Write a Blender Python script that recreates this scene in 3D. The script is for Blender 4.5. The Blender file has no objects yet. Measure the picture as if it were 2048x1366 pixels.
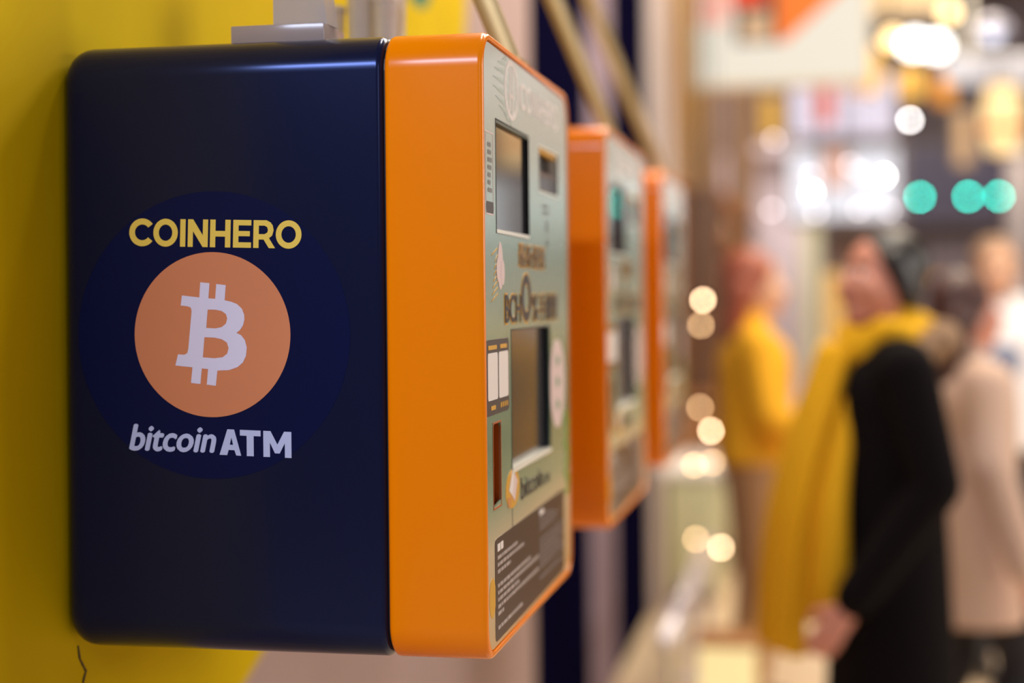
import bpy, bmesh, math, random
from mathutils import Vector, Matrix

random.seed(7)
sc = bpy.context.scene
COL = sc.collection
PI = math.pi

# ------------------------------------------------------------------ camera
F_PX, YAW, ROLL = 3110.0, math.radians(11.2), 0.0096
CAM = Vector((0.8125, 0.0, 1.5))
CX, CY = 1024.0, 596.0
cam_d = bpy.data.cameras.new('camera')
cam = bpy.data.objects.new('camera', cam_d)
COL.objects.link(cam)
sc.camera = cam
cam_d.sensor_width = 36.0
cam_d.lens = 36.0 * F_PX / 2048.0
cam_d.shift_y = -(683.0 - CY) / 2048.0
cam_d.clip_start = 0.05
cam_d.clip_end = 200
cam.location = CAM
cam.rotation_euler = (Matrix.Rotation(YAW, 3, 'Z') @ Matrix.Rotation(PI / 2, 3, 'X') @ Matrix.Rotation(-ROLL, 3, 'Z')).to_euler()
cam_d.dof.use_dof = True
cam_d.dof.focus_distance = 1.63
cam_d.dof.aperture_fstop = 1.42

# ------------------------------------------------------------------ world, lights, exposure
world = bpy.data.worlds.new('night_sky')
sc.world = world
world.use_nodes = True
bgn = world.node_tree.nodes['Background']
bgn.inputs[0].default_value = (0.30, 0.28, 0.36, 1)
bgn.inputs[1].default_value = 0.3


def area(name, loc, target, size, power, color, sy=None):
    d = bpy.data.lights.new(name, 'AREA')
    d.energy = power
    d.color = color
    d.size = size
    if sy:
        d.shape = 'RECTANGLE'
        d.size_y = sy
    o = bpy.data.objects.new(name, d)
    COL.objects.link(o)
    o.location = loc
    o.rotation_euler = (Vector(target) - Vector(loc)).to_track_quat('-Z', 'Y').to_euler()
    return o


# tube lamp high behind the camera, shop light from across the street, row of street ceiling lamps, plus two added fills
area('tube_lamp_light', (-0.35, -2.6, 4.0), (0.35, 1.7, 1.4), 2.6, 185, (0.68, 0.76, 1.0), 0.07)
area('street_back_light', (4.6, -2.6, 3.4), (0.3, 1.6, 1.4), 1.6, 24, (1.0, 0.92, 0.92), 1.6)
area('shop_across_light', (5.2, 3.9, 2.3), (0.4, 2.4, 1.4), 2.4, 115, (1.0, 0.95, 0.88), 1.6)
area('lamp_over_wall_light', (0.75, 4.3, 4.1), (0.3, 1.8, 1.3), 1.4, 48, (1.0, 0.90, 0.78), 0.25)
area('added_wall_fill', (0.5, 3.9, 4.9), (0.15, 3.9, 3.0), 0.8, 26, (1.0, 0.92, 0.86))  # added to brighten the upper wall that the bezel tops reflect
area('added_scarf_fill', (0.95, 2.9, 4.7), (1.0, 3.8, 0.8), 0.5, 36, (1.0, 0.88, 0.70))  # added fill that brightens the scarf wearer; no such lamp known
area('street_lamp_light', (1.9, 5.6, 4.6), (1.4, 6.2, 0.0), 1.2, 130, (1.0, 0.86, 0.66))
area('street_lamp_light.001', (1.6, 10.0, 5.2), (1.2, 10.6, 0.0), 1.6, 330, (1.0, 0.84, 0.64))
area('street_lamp_light.002', (2.0, 15.5, 5.2), (1.6, 17.5, 0.0), 2.0, 330, (1.0, 0.88, 0.76))

sc.view_settings.view_transform = 'Standard'
sc.view_settings.look = 'None'
sc.view_settings.exposure = 0.0
sc.view_settings.gamma = 1.0
sc.view_settings.use_curve_mapping = False
sc.cycles.use_denoising = True
sc.cycles.max_bounces = 8


# ------------------------------------------------------------------ helpers
def at(px, py, z):
    """point of the place seen at a photo pixel, at distance z along the view axis"""
    u, v = px - CX, -(py - CY)
    c, s = math.cos(ROLL), math.sin(ROLL)
    x, y = (u * c + v * s) / F_PX, (-u * s + v * c) / F_PX
    r = Vector((math.cos(YAW), math.sin(YAW), 0))
    f = Vector((-math.sin(YAW), math.cos(YAW), 0))
    return CAM + (r * x + Vector((0, 0, 1)) * y + f) * z


def lin(r, g, b):
    def f(c):
        c /= 255.0
        return c / 12.92 if c <= 0.04045 else ((c + 0.055) / 1.055) ** 2.4
    return (f(r), f(g), f(b), 1)


MATS = {}


def mat(name, color, rough=0.5, metal=0.0, emit=None, strength=0.0, coat=0.0, alpha=1.0, noise=0.0, nscale=8.0, bump=0.0, bscale=200.0, spec=0.5, trans=0.0):
    if name in MATS:
        return MATS[name]
    m = bpy.data.materials.new(name)
    m.use_nodes = True
    nt = m.node_tree
    p = nt.nodes['Principled BSDF']
    p.inputs['Base Color'].default_value = color
    p.inputs['Roughness'].default_value = rough
    p.inputs['Metallic'].default_value = metal
    p.inputs['Alpha'].default_value = alpha
    p.inputs['Specular IOR Level'].default_value = spec
    p.inputs['Transmission Weight'].default_value = trans
    p.inputs['Coat Weight'].default_value = coat
    p.inputs['Coat Roughness'].default_value = 0.08
    if emit:
        p.inputs['Emission Color'].default_value = emit
        p.inputs['Emission Strength'].default_value = strength
    tc = nt.nodes.new('ShaderNodeTexCoord')
    if noise:
        n = nt.nodes.new('ShaderNodeTexNoise')
        n.inputs['Scale'].default_value = nscale
        n.inputs['Detail'].default_value = 5
        nt.links.new(tc.outputs['Object'], n.inputs['Vector'])
        mr = nt.nodes.new('ShaderNodeMapRange')
        mr.inputs['To Min'].default_value = 1 - noise
        mr.inputs['To Max'].default_value = 1 + noise
        nt.links.new(n.outputs['Fac'], mr.inputs['Value'])
        mx = nt.nodes.new('ShaderNodeMix')
        mx.data_type = 'RGBA'
        mx.blend_type = 'MULTIPLY'
        mx.inputs['Factor'].default_value = 1
        mx.inputs['A'].default_value = color
        nt.links.new(mr.outputs['Result'], mx.inputs['B'])
        nt.links.new(mx.outputs['Result'], p.inputs['Base Color'])
    if bump:
        n2 = nt.nodes.new('ShaderNodeTexNoise')
        n2.inputs['Scale'].default_value = bscale
        nt.links.new(tc.outputs['Object'], n2.inputs['Vector'])
        b = nt.nodes.new('ShaderNodeBump')
        b.inputs['Strength'].default_value = bump
        b.inputs['Distance'].default_value = 0.001
        nt.links.new(n2.outputs['Fac'], b.inputs['Height'])
        nt.links.new(b.outputs['Normal'], p.inputs['Normal'])
    MATS[name] = m
    return m


def glow(name, rgb, strength):
    c = lin(*rgb)
    return mat(name, (c[0] * 0.1, c[1] * 0.1, c[2] * 0.1, 1), 0.5, emit=c, strength=strength)


def empty(name, loc, label=None, cat=None, group=None, rz=0.0):
    o = bpy.data.objects.new(name, None)
    COL.objects.link(o)
    o.empty_display_size = 0.05
    o.location = loc
    o.rotation_euler = (0, 0, rz)
    if label:
        tag(o, label, cat, group)
    return o


def tag(o, label, cat, group=None):
    o['label'] = label
    o['category'] = cat
    if group:
        o['group'] = group
    return o


def obj(name, me, m, parent=None, loc=None, smooth=False):
    o = bpy.data.objects.new(name, me)
    COL.objects.link(o)
    if m is not None and not me.materials:
        me.materials.append(m)
    if parent:
        o.parent = parent
    if loc is not None:
        o.location = loc
    if smooth:
        for p in me.polygons:
            p.use_smooth = True
    return o


def to_mesh(bm, name='mesh'):
    me = bpy.data.meshes.new(name)
    bm.normal_update()
    bm.to_mesh(me)
    bm.free()
    return me


def sharp(me, deg=35):
    for p in me.polygons:
        p.use_smooth = True
    me.set_sharp_from_angle(angle=math.radians(deg))
    return me


def bbox(bm, x0, x1, y0, y1, z0, z1, bev=0.0):
    r = bmesh.ops.create_cube(bm, size=1.0)
    for v in r['verts']:
        v.co = Vector(((x0 + x1) / 2 + v.co.x * (x1 - x0), (y0 + y1) / 2 + v.co.y * (y1 - y0), (z0 + z1) / 2 + v.co.z * (z1 - z0)))
    if bev:
        es = list({e for v in r['verts'] for e in v.link_edges})
        bmesh.ops.bevel(bm, geom=es, offset=bev, segments=2, affect='EDGES', profile=0.5)


def boxmesh(x0, x1, y0, y1, z0, z1, bev=0.0):
    bm = bmesh.new()
    bbox(bm, x0, x1, y0, y1, z0, z1, bev)
    return to_mesh(bm)


def cyl(bm, p0, p1, r0, r1=None, seg=16, caps=True):
    p0, p1 = Vector(p0), Vector(p1)
    r1 = r0 if r1 is None else r1
    d = p1 - p0
    q = d.to_track_quat('Z', 'Y').to_matrix().to_4x4()
    q.translation = (p0 + p1) / 2
    bmesh.ops.create_cone(bm, cap_ends=caps, segments=seg, radius1=r0, radius2=r1, depth=d.length, matrix=q)


def sph(bm, c, r, sx=1, sy=1, sz=1, u=16, v=10, rot=None):
    m = Matrix.Translation(c) @ (rot.to_4x4() if rot else Matrix()) @ Matrix.Diagonal((r * sx, r * sy, r * sz, 1))
    bmesh.ops.create_uvsphere(bm, u_segments=u, v_segments=v, radius=1, matrix=m)


def lathe(bm, prof, seg=24, origin=(0, 0, 0)):
    rings = []
    for r, z in prof:
        rings.append([bm.verts.new((origin[0] + r * math.cos(2 * PI * k / seg), origin[1] + r * math.sin(2 * PI * k / seg), origin[2] + z)) for k in range(seg)])
    for a, b in zip(rings, rings[1:]):
        for k in range(seg):
            bm.faces.new((a[k], a[(k + 1) % seg], b[(k + 1) % seg], b[k]))
    if prof[0][0] > 1e-5:
        bm.faces.new(list(reversed(rings[0])))
    if prof[-1][0] > 1e-5:
        bm.faces.new(rings[-1])


def eval_mesh(o):
    dg = bpy.context.evaluated_depsgraph_get()
    dg.update()
    me = bpy.data.meshes.new_from_object(o.evaluated_get(dg))
    return me


FRONT = Matrix(((0, 0, 1, 0), (1, 0, 0, 0), (0, 1, 0, 0), (0, 0, 0, 1)))     # drawn x -> +y, drawn y -> +z, normal +x
SIDE = Matrix(((1, 0, 0, 0), (0, 0, -1, 0), (0, 1, 0, 0), (0, 0, 0, 1)))     # drawn x -> +x, drawn y -> +z, normal -y


def flat(loops, t, M, off):
    """a thin plate cut to 2D outlines (holes by nesting), laid on a face by M and raised by off"""
    cu = bpy.data.curves.new('outline', 'CURVE')
    cu.dimensions = '2D'
    cu.fill_mode = 'BOTH'
    cu.extrude = t / 2
    for L in loops:
        s = cu.splines.new('POLY')
        s.points.add(len(L) - 1)
        for p, (x, y) in zip(s.points, L):
            p.co = (x, y, 0, 1)
        s.use_cyclic_u = True
    o = bpy.data.objects.new('outline', cu)
    COL.objects.link(o)
    me = eval_mesh(o)
    bpy.data.objects.remove(o)
    bpy.data.curves.remove(cu)
    me.materials.clear()
    me.transform(M @ Matrix.Translation((0, 0, off + t / 2)))
    me.update()
    return me


def text(body, x0, x1, z0, z1, t, M, off, shear=0.0, bold=0.0, rot=0.0, fat=0.0):
    """lettering fitted into the box x0..x1, z0..z1"""
    cu = bpy.data.curves.new('words', 'FONT')
    cu.body = body
    cu.shear = shear
    cu.resolution_u = 4
    o = bpy.data.objects.new('words', cu)
    COL.objects.link(o)
    me = eval_mesh(o)
    bpy.data.objects.remove(o)
    bpy.data.curves.remove(cu)
    me.materials.clear()
    bm = bmesh.new()
    bm.from_mesh(me)
    xs = [v.co.x for v in bm.verts]
    ys = [v.co.y for v in bm.verts]
    ax, bx, ay, by = min(xs), max(xs), min(ys), max(ys)
    fat = fat or bold * 0.5
    if fat:        # heavier strokes: shifted copies of the flat letters, a hair apart in height
        src = bm.copy()
        tmp = bpy.data.meshes.new('tmp')
        src.to_mesh(tmp)
        src.free()
        bm.clear()
        n = 0
        steps = [(-fat, 0), (fat, 0), (0, -fat * 0.7), (0, fat * 0.7), (0, 0)] if fat > 0.012 else [(-fat, 0), (fat, 0)]
        for ddx, ddy in steps:
            k0 = len(bm.verts)
            bm.from_mesh(tmp)
            bm.verts.ensure_lookup_table()
            for v in bm.verts[k0:]:
                v.co.x += ddx
                v.co.y += ddy
                v.co.z = n * 0.00004
            n += 1
        xs = [v.co.x for v in bm.verts]
        ys = [v.co.y for v in bm.verts]
        ax, bx, ay, by = min(xs), max(xs), min(ys), max(ys)
    for v in bm.verts:
        v.co.x = x0 + (v.co.x - ax) / (bx - ax) * (x1 - x0)
        v.co.y = z0 + (v.co.y - ay) / (by - ay) * (z1 - z0)
    for f in bm.faces:
        f.normal_update()
        if f.normal.z < 0:
            f.normal_flip()
    r = bmesh.ops.extrude_face_region(bm, geom=bm.faces[:])
    for e in r['geom']:
        if isinstance(e, bmesh.types.BMVert):
            e.co.z += t
    bmesh.ops.recalc_face_normals(bm, faces=bm.faces[:])
    me2 = to_mesh(bm)
    c = Vector(((x0 + x1) / 2, (z0 + z1) / 2, 0))
    R = Matrix.Translation(c) @ Matrix.Rotation(rot, 4, 'Z') @ Matrix.Translation(-c)
    me2.transform(M @ Matrix.Translation((0, 0, off)) @ R)
    return me2


def rrect(x0, x1, y0, y1, r, n=6):
    out = []
    for cx, cy, a in ((x1 - r, y1 - r, 0), (x0 + r, y1 - r, 90), (x0 + r, y0 + r, 180), (x1 - r, y0 + r, 270)):
        for k in range(n + 1):
            t = math.radians(a + 90 * k / n)
            out.append((cx + r * math.cos(t), cy + r * math.sin(t)))
    return out


def circ(cx, cy, rx, ry=None, n=48, a0=0, a1=360):
    ry = ry or rx
    full = (a1 - a0) == 360
    m = n if full else n + 1
    return [(cx + rx * math.cos(math.radians(a0 + (a1 - a0) * k / n)), cy + ry * math.sin(math.radians(a0 + (a1 - a0) * k / n))) for k in range(m)]


def dup(root, loc, rz=None):
    r = root.copy()
    COL.objects.link(r)
    r.location = loc
    if rz is not None:
        r.rotation_euler = (0, 0, rz)

    def rec(src, dst):
        for ch in src.children:
            c = ch.copy()
            COL.objects.link(c)
            c.parent = dst
            rec(ch, c)
    rec(root, r)
    return r


def struct(name, me, m, parent=None):
    o = obj(name, me, m, parent)
    if parent is None:
        o['kind'] = 'structure'
    return o


# ------------------------------------------------------------------ materials
def wall_mural():
    m = bpy.data.materials.new('mural_vinyl')
    m.use_nodes = True
    nt = m.node_tree
    p = nt.nodes['Principled BSDF']
    p.inputs['Roughness'].default_value = 0.7
    p.inputs['Specular IOR Level'].default_value = 0.06
    L = nt.links.new
    N = nt.nodes.new
    tc = N('ShaderNodeTexCoord')
    sep = N('ShaderNodeSeparateXYZ')
    L(tc.outputs['Object'], sep.inputs[0])

    def math_(op, a, b=None):
        n = N('ShaderNodeMath')
        n.operation = op
        for i, v in enumerate((a, b)):
            if v is None:
                continue
            if isinstance(v, (int, float)):
                n.inputs[i].default_value = v
            else:
                L(v, n.inputs[i])
        return n.outputs[0]
    y, z = sep.outputs['Y'], sep.outputs['Z']
    # printed yellow field with a rounded lower right border: inside one large ellipse
    dy = math_('DIVIDE', math_('SUBTRACT', y, -0.15), 3.75)
    dz = math_('DIVIDE', math_('SUBTRACT', z, 2.35), 1.75)
    rr = math_('ADD', math_('MULTIPLY', dy, dy), math_('MULTIPLY', dz, dz))
    mr = N('ShaderNodeMapRange')
    mr.inputs['From Min'].default_value = 0.99
    mr.inputs['From Max'].default_value = 1.01
    L(rr, mr.inputs['Value'])
    n = N('ShaderNodeTexNoise')
    n.inputs['Scale'].default_value = 2.5
    n.inputs['Detail'].default_value = 4
    L(tc.outputs['Object'], n.inputs['Vector'])
    ramp = N('ShaderNodeValToRGB')
    ramp.color_ramp.elements[0].color = (0.58, 0.405, 0.0, 1)
    ramp.color_ramp.elements[0].position = 0.3
    ramp.color_ramp.elements[1].color = (0.68, 0.475, 0.0, 1)
    ramp.color_ramp.elements[1].position = 0.7
    L(n.outputs['Fac'], ramp.inputs['Fac'])
    mx = N('ShaderNodeMix')
    mx.data_type = 'RGBA'
    L(mr.outputs['Result'], mx.inputs['Factor'])
    L(ramp.outputs['Color'], mx.inputs['A'])
    mx.inputs['B'].default_value = lin(172, 150, 146)
    # teal printed spot
    ey = math_('DIVIDE', math_('SUBTRACT', y, 3.13), 0.10)
    ez = math_('DIVIDE', math_('SUBTRACT', z, 2.155), 0.05)
    er = math_('ADD', math_('MULTIPLY', ey, ey), math_('MULTIPLY', ez, ez))
    lt = math_('LESS_THAN', er, 1.0)
    mx2 = N('ShaderNodeMix')
    mx2.data_type = 'RGBA'
    L(lt, mx2.inputs['Factor'])
    L(mx.outputs['Result'], mx2.inputs['A'])
    mx2.inputs['B'].default_value = lin(50, 120, 100)
    L(mx2.outputs['Result'], p.inputs['Base Color'])
    b = N('ShaderNodeBump')
    b.inputs['Strength'].default_value = 0.25
    b.inputs['Distance'].default_value = 0.01
    L(n.outputs['Fac'], b.inputs['Height'])
    L(b.outputs['Normal'], p.inputs['Normal'])
    return m


def panel_print_sheen():
    """printed sheet of the kiosk front: teal green in the middle, cream at the foot, reflections painted pale at the top"""
    m = bpy.data.materials.new('front_print_sheen')
    m.use_nodes = True
    nt = m.node_tree
    p = nt.nodes['Principled BSDF']
    p.inputs['Roughness'].default_value = 0.27
    p.inputs['Coat Weight'].default_value = 0.7
    p.inputs['Coat Roughness'].default_value = 0.2
    tc = nt.nodes.new('ShaderNodeTexCoord')
    sep = nt.nodes.new('ShaderNodeSeparateXYZ')
    nt.links.new(tc.outputs['Object'], sep.inputs[0])
    mr = nt.nodes.new('ShaderNodeMapRange')
    mr.inputs['From Min'].default_value = 0.0
    mr.inputs['From Max'].default_value = 0.66
    nt.links.new(sep.outputs['Z'], mr.inputs['Value'])
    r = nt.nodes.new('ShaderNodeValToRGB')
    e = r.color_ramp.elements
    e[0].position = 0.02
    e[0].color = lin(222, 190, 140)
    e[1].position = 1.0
    e[1].color = lin(206, 214, 210)  # pale top stop imitates the bright street reflected in the sheet
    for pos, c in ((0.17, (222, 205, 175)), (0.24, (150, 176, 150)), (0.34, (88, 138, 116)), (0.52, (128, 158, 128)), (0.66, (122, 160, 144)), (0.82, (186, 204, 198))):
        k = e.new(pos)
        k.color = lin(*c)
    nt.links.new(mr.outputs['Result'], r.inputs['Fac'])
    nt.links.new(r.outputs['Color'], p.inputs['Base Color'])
    n = nt.nodes.new('ShaderNodeTexNoise')
    n.inputs['Scale'].default_value = 60
    nt.links.new(tc.outputs['Object'], n.inputs['Vector'])
    b = nt.nodes.new('ShaderNodeBump')
    b.inputs['Strength'].default_value = 0.05
    b.inputs['Distance'].default_value = 0.001
    nt.links.new(n.outputs['Fac'], b.inputs['Height'])
    nt.links.new(b.outputs['Normal'], p.inputs['Normal'])
    return m


M_NAVY = mat('navy_powder_coat', (0.0075, 0.0090, 0.031, 1), 0.20, spec=0.45)
MATS['navy_powder_coat'].node_tree.nodes['Principled BSDF'].inputs['Specular Tint'].default_value = (0.34, 0.46, 1.0, 1)
M_ORANGE = mat('orange_powder_coat', (0.93, 0.235, 0.0, 1), 0.21, spec=0.3)
M_DECAL = mat('decal_navy', (0.0035, 0.0065, 0.046, 1), 0.35, spec=0.1)
M_DISC = mat('decal_orange', lin(214, 134, 92), 0.5, spec=0.3, noise=0.04)
M_DYEL = mat('decal_yellow', lin(238, 206, 84), 0.5)
M_DWHITE = mat('decal_white', lin(226, 222, 246), 0.5)
M_DBLUE = mat('decal_pale_blue', lin(190, 200, 238), 0.5)
M_PRINT_SHEEN = panel_print_sheen()
M_GLASS = mat('screen_glass', (0.055, 0.052, 0.058, 1), 0.17, coat=0.15)
M_BLACK = mat('black_plastic', (0.01, 0.009, 0.01, 1), 0.4)
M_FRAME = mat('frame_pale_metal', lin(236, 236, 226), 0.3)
M_STICK = mat('sticker_brown', lin(62, 48, 46), 0.4)
M_WHITEP = mat('print_white', lin(232, 224, 222), 0.45)
M_PINKW = mat('print_pink_white', lin(222, 200, 200), 0.4)
M_GOLDP = mat('print_gold', lin(214, 160, 40), 0.4)
M_INK = mat('print_ink', lin(34, 26, 26), 0.4)
M_GREENP = mat('print_green', lin(78, 146, 104), 0.4)
M_LEAF = mat('print_leaf', lin(112, 150, 50), 0.4)
M_PANELK = mat('print_charcoal', lin(58, 46, 48), 0.3)
M_GREYT = mat('print_grey_text', lin(170, 158, 156), 0.4)
M_SLOT = mat('slot_orange', lin(170, 84, 12), 0.4)
M_GOLD = mat('gold_foil', (0.50, 0.35, 0.15, 1), 0.42, metal=0.8, noise=0.1, nscale=30)
M_ACRY = mat('acrylic', (0.56, 0.50, 0.47, 1), 0.08, alpha=0.72)
M_ACRY2 = mat('acrylic_edge', (0.42, 0.34, 0.32, 1), 0.2, alpha=0.88)
M_TUBE = mat('clear_plastic', (0.80, 0.72, 0.62, 1), 0.06, alpha=0.45, coat=0.5)
M_NAVYW = mat('wall_navy_panel', (0.0035, 0.003, 0.017, 1), 0.9, spec=0.0)
M_GREYW = mat('wall_grey_strip', lin(150, 134, 148), 0.85, spec=0.0)

# ------------------------------------------------------------------ setting
struct('wall_left', boxmesh(-0.3, 0.0, 0.85, 4.4, 0.0, 5.6), wall_mural())
pb = struct('trim_1', boxmesh(-0.3, 0.012, 4.4, 5.4, 0.0, 5.6, 0.004), M_NAVYW)
struct('trim_2', boxmesh(-0.3, 0.02, 5.4, 6.05, 0.0, 5.6, 0.004), M_GREYW)
struct('trim_3', boxmesh(-0.3, 0.012, 6.05, 7.35, 0.0, 5.6, 0.004), M_NAVYW)
struct('trim_4', boxmesh(-0.3, 0.05, 7.35, 8.35, 0.0, 5.6, 0.02), mat('pilaster_plaster', lin(205, 192, 190), 0.6, noise=0.08))
struct('wall_left_far', boxmesh(-0.3, 0.0, 8.35, 22.0, 0.0, 5.6), mat('far_wall_brown', lin(150, 118, 92), 0.7, noise=0.2, nscale=1.5))
struct('wall_back', boxmesh(-0.3, 9.0, 22.0, 22.3, 0.0, 5.6), mat('back_wall_slate', lin(104, 96, 104), 0.7, noise=0.2, nscale=1.0))
struct('wall_right', boxmesh(6.6, 6.9, -3.0, 22.0, 0.0, 5.6), mat('right_wall_plaster', lin(170, 150, 135), 0.7, noise=0.15, nscale=1.0))
struct('ceiling', boxmesh(-0.3, 6.9, 7.4, 22.3, 5.6, 5.8), mat('ceiling_brown', lin(120, 98, 84), 0.7, noise=0.1))


def tile_floor():
    fl = struct('floor', boxmesh(-3.0, 6.9, -5.0, 22.3, -0.12, -0.012), mat('floor_joint', lin(196, 176, 150), 0.8))
    me = boxmesh(-0.297, 0.297, -0.297, 0.297, -0.012, 0.0, 0.003)
    m = mat('floor_tile', lin(224, 200, 168), 0.32, noise=0.08, nscale=3)
    me.materials.append(m)
    n = 0
    for j in range(3, 36):
        for i in range(0, 9):
            x, y = 0.0 + 0.6 * i, 0.3 + 0.6 * j
            if x < 0.3 and y < 3:
                continue
            o = obj('tile', me, m, fl)
            o.location = (x + 0.01, y, 0)
            n += 1


tile_floor()

# torn crease in the wall print
bm = bmesh.new()
pts = [(1.600, 1.118), (1.603, 1.104), (1.611, 1.094), (1.618, 1.086), (1.611, 1.076), (1.612, 1.055), (1.610, 1.02)]
for (a, b), (c, d) in zip(pts, pts[1:]):
    cyl(bm, (0.0005, a, b), (0.0005, c, d), 0.0011, 0.0016, 6)
cr = obj('crease', to_mesh(bm), mat('crease_dark', lin(70, 52, 14), 0.8), bpy.data.objects['wall_left'])

# ------------------------------------------------------------------ kiosk
KW, KH, KD, KS = 0.565, 0.66, 0.473, 0.3665     # width, height, depth, depth of the navy part
CR = 0.040


def ring(bm, x, inset, n=8):
    r = max(CR - inset, 0.004)
    return [bm.verts.new((x, a, b)) for a, b in rrect(inset, KW - inset, inset, KH - inset, r, n)]


def loft(rings, cap0=True, cap1=True):
    bm = bmesh.new()
    R = [ring(bm, x, i) for x, i in rings]
    for a, b in zip(R, R[1:]):
        k = len(a)
        for q in range(k):
            bm.faces.new((a[q], a[(q + 1) % k], b[(q + 1) % k], b[q]))
    if cap0:
        bm.faces.new(list(reversed(R[0])))
    if cap1:
        bm.faces.new(R[-1])
    bmesh.ops.recalc_face_normals(bm, faces=bm.faces[:])
    return to_mesh(bm)


def fillet(x0, i0, x1, i1, n=6, start='x'):
    """quarter round between (x0,inset0) and (x1,inset1)"""
    out = []
    for k in range(n + 1):
        t = PI / 2 * k / n
        if start == 'x':      # leaves tangent to the inset direction
            out.append((x0 + (x1 - x0) * (1 - math.cos(t)), i0 + (i1 - i0) * math.sin(t)))
        else:
            out.append((x0 + (x1 - x0) * math.sin(t), i0 + (i1 - i0) * (1 - math.cos(t))))
    return out


def framed_recess(y0, y1, z0, z1, d, wall_t=0.002):
    bm = bmesh.new()
    x0, x1 = KD - 0.003 - d, KD - 0.0016
    bbox(bm, x0, x1, y0 - wall_t, y0, z0 - wall_t, z1 + wall_t)
    bbox(bm, x0, x1, y1, y1 + wall_t, z0 - wall_t, z1 + wall_t)
    bbox(bm, x0, x1, y0, y1, z0 - wall_t, z0)
    bbox(bm, x0, x1, y0, y1, z1, z1 + wall_t)
    return to_mesh(bm)


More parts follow.
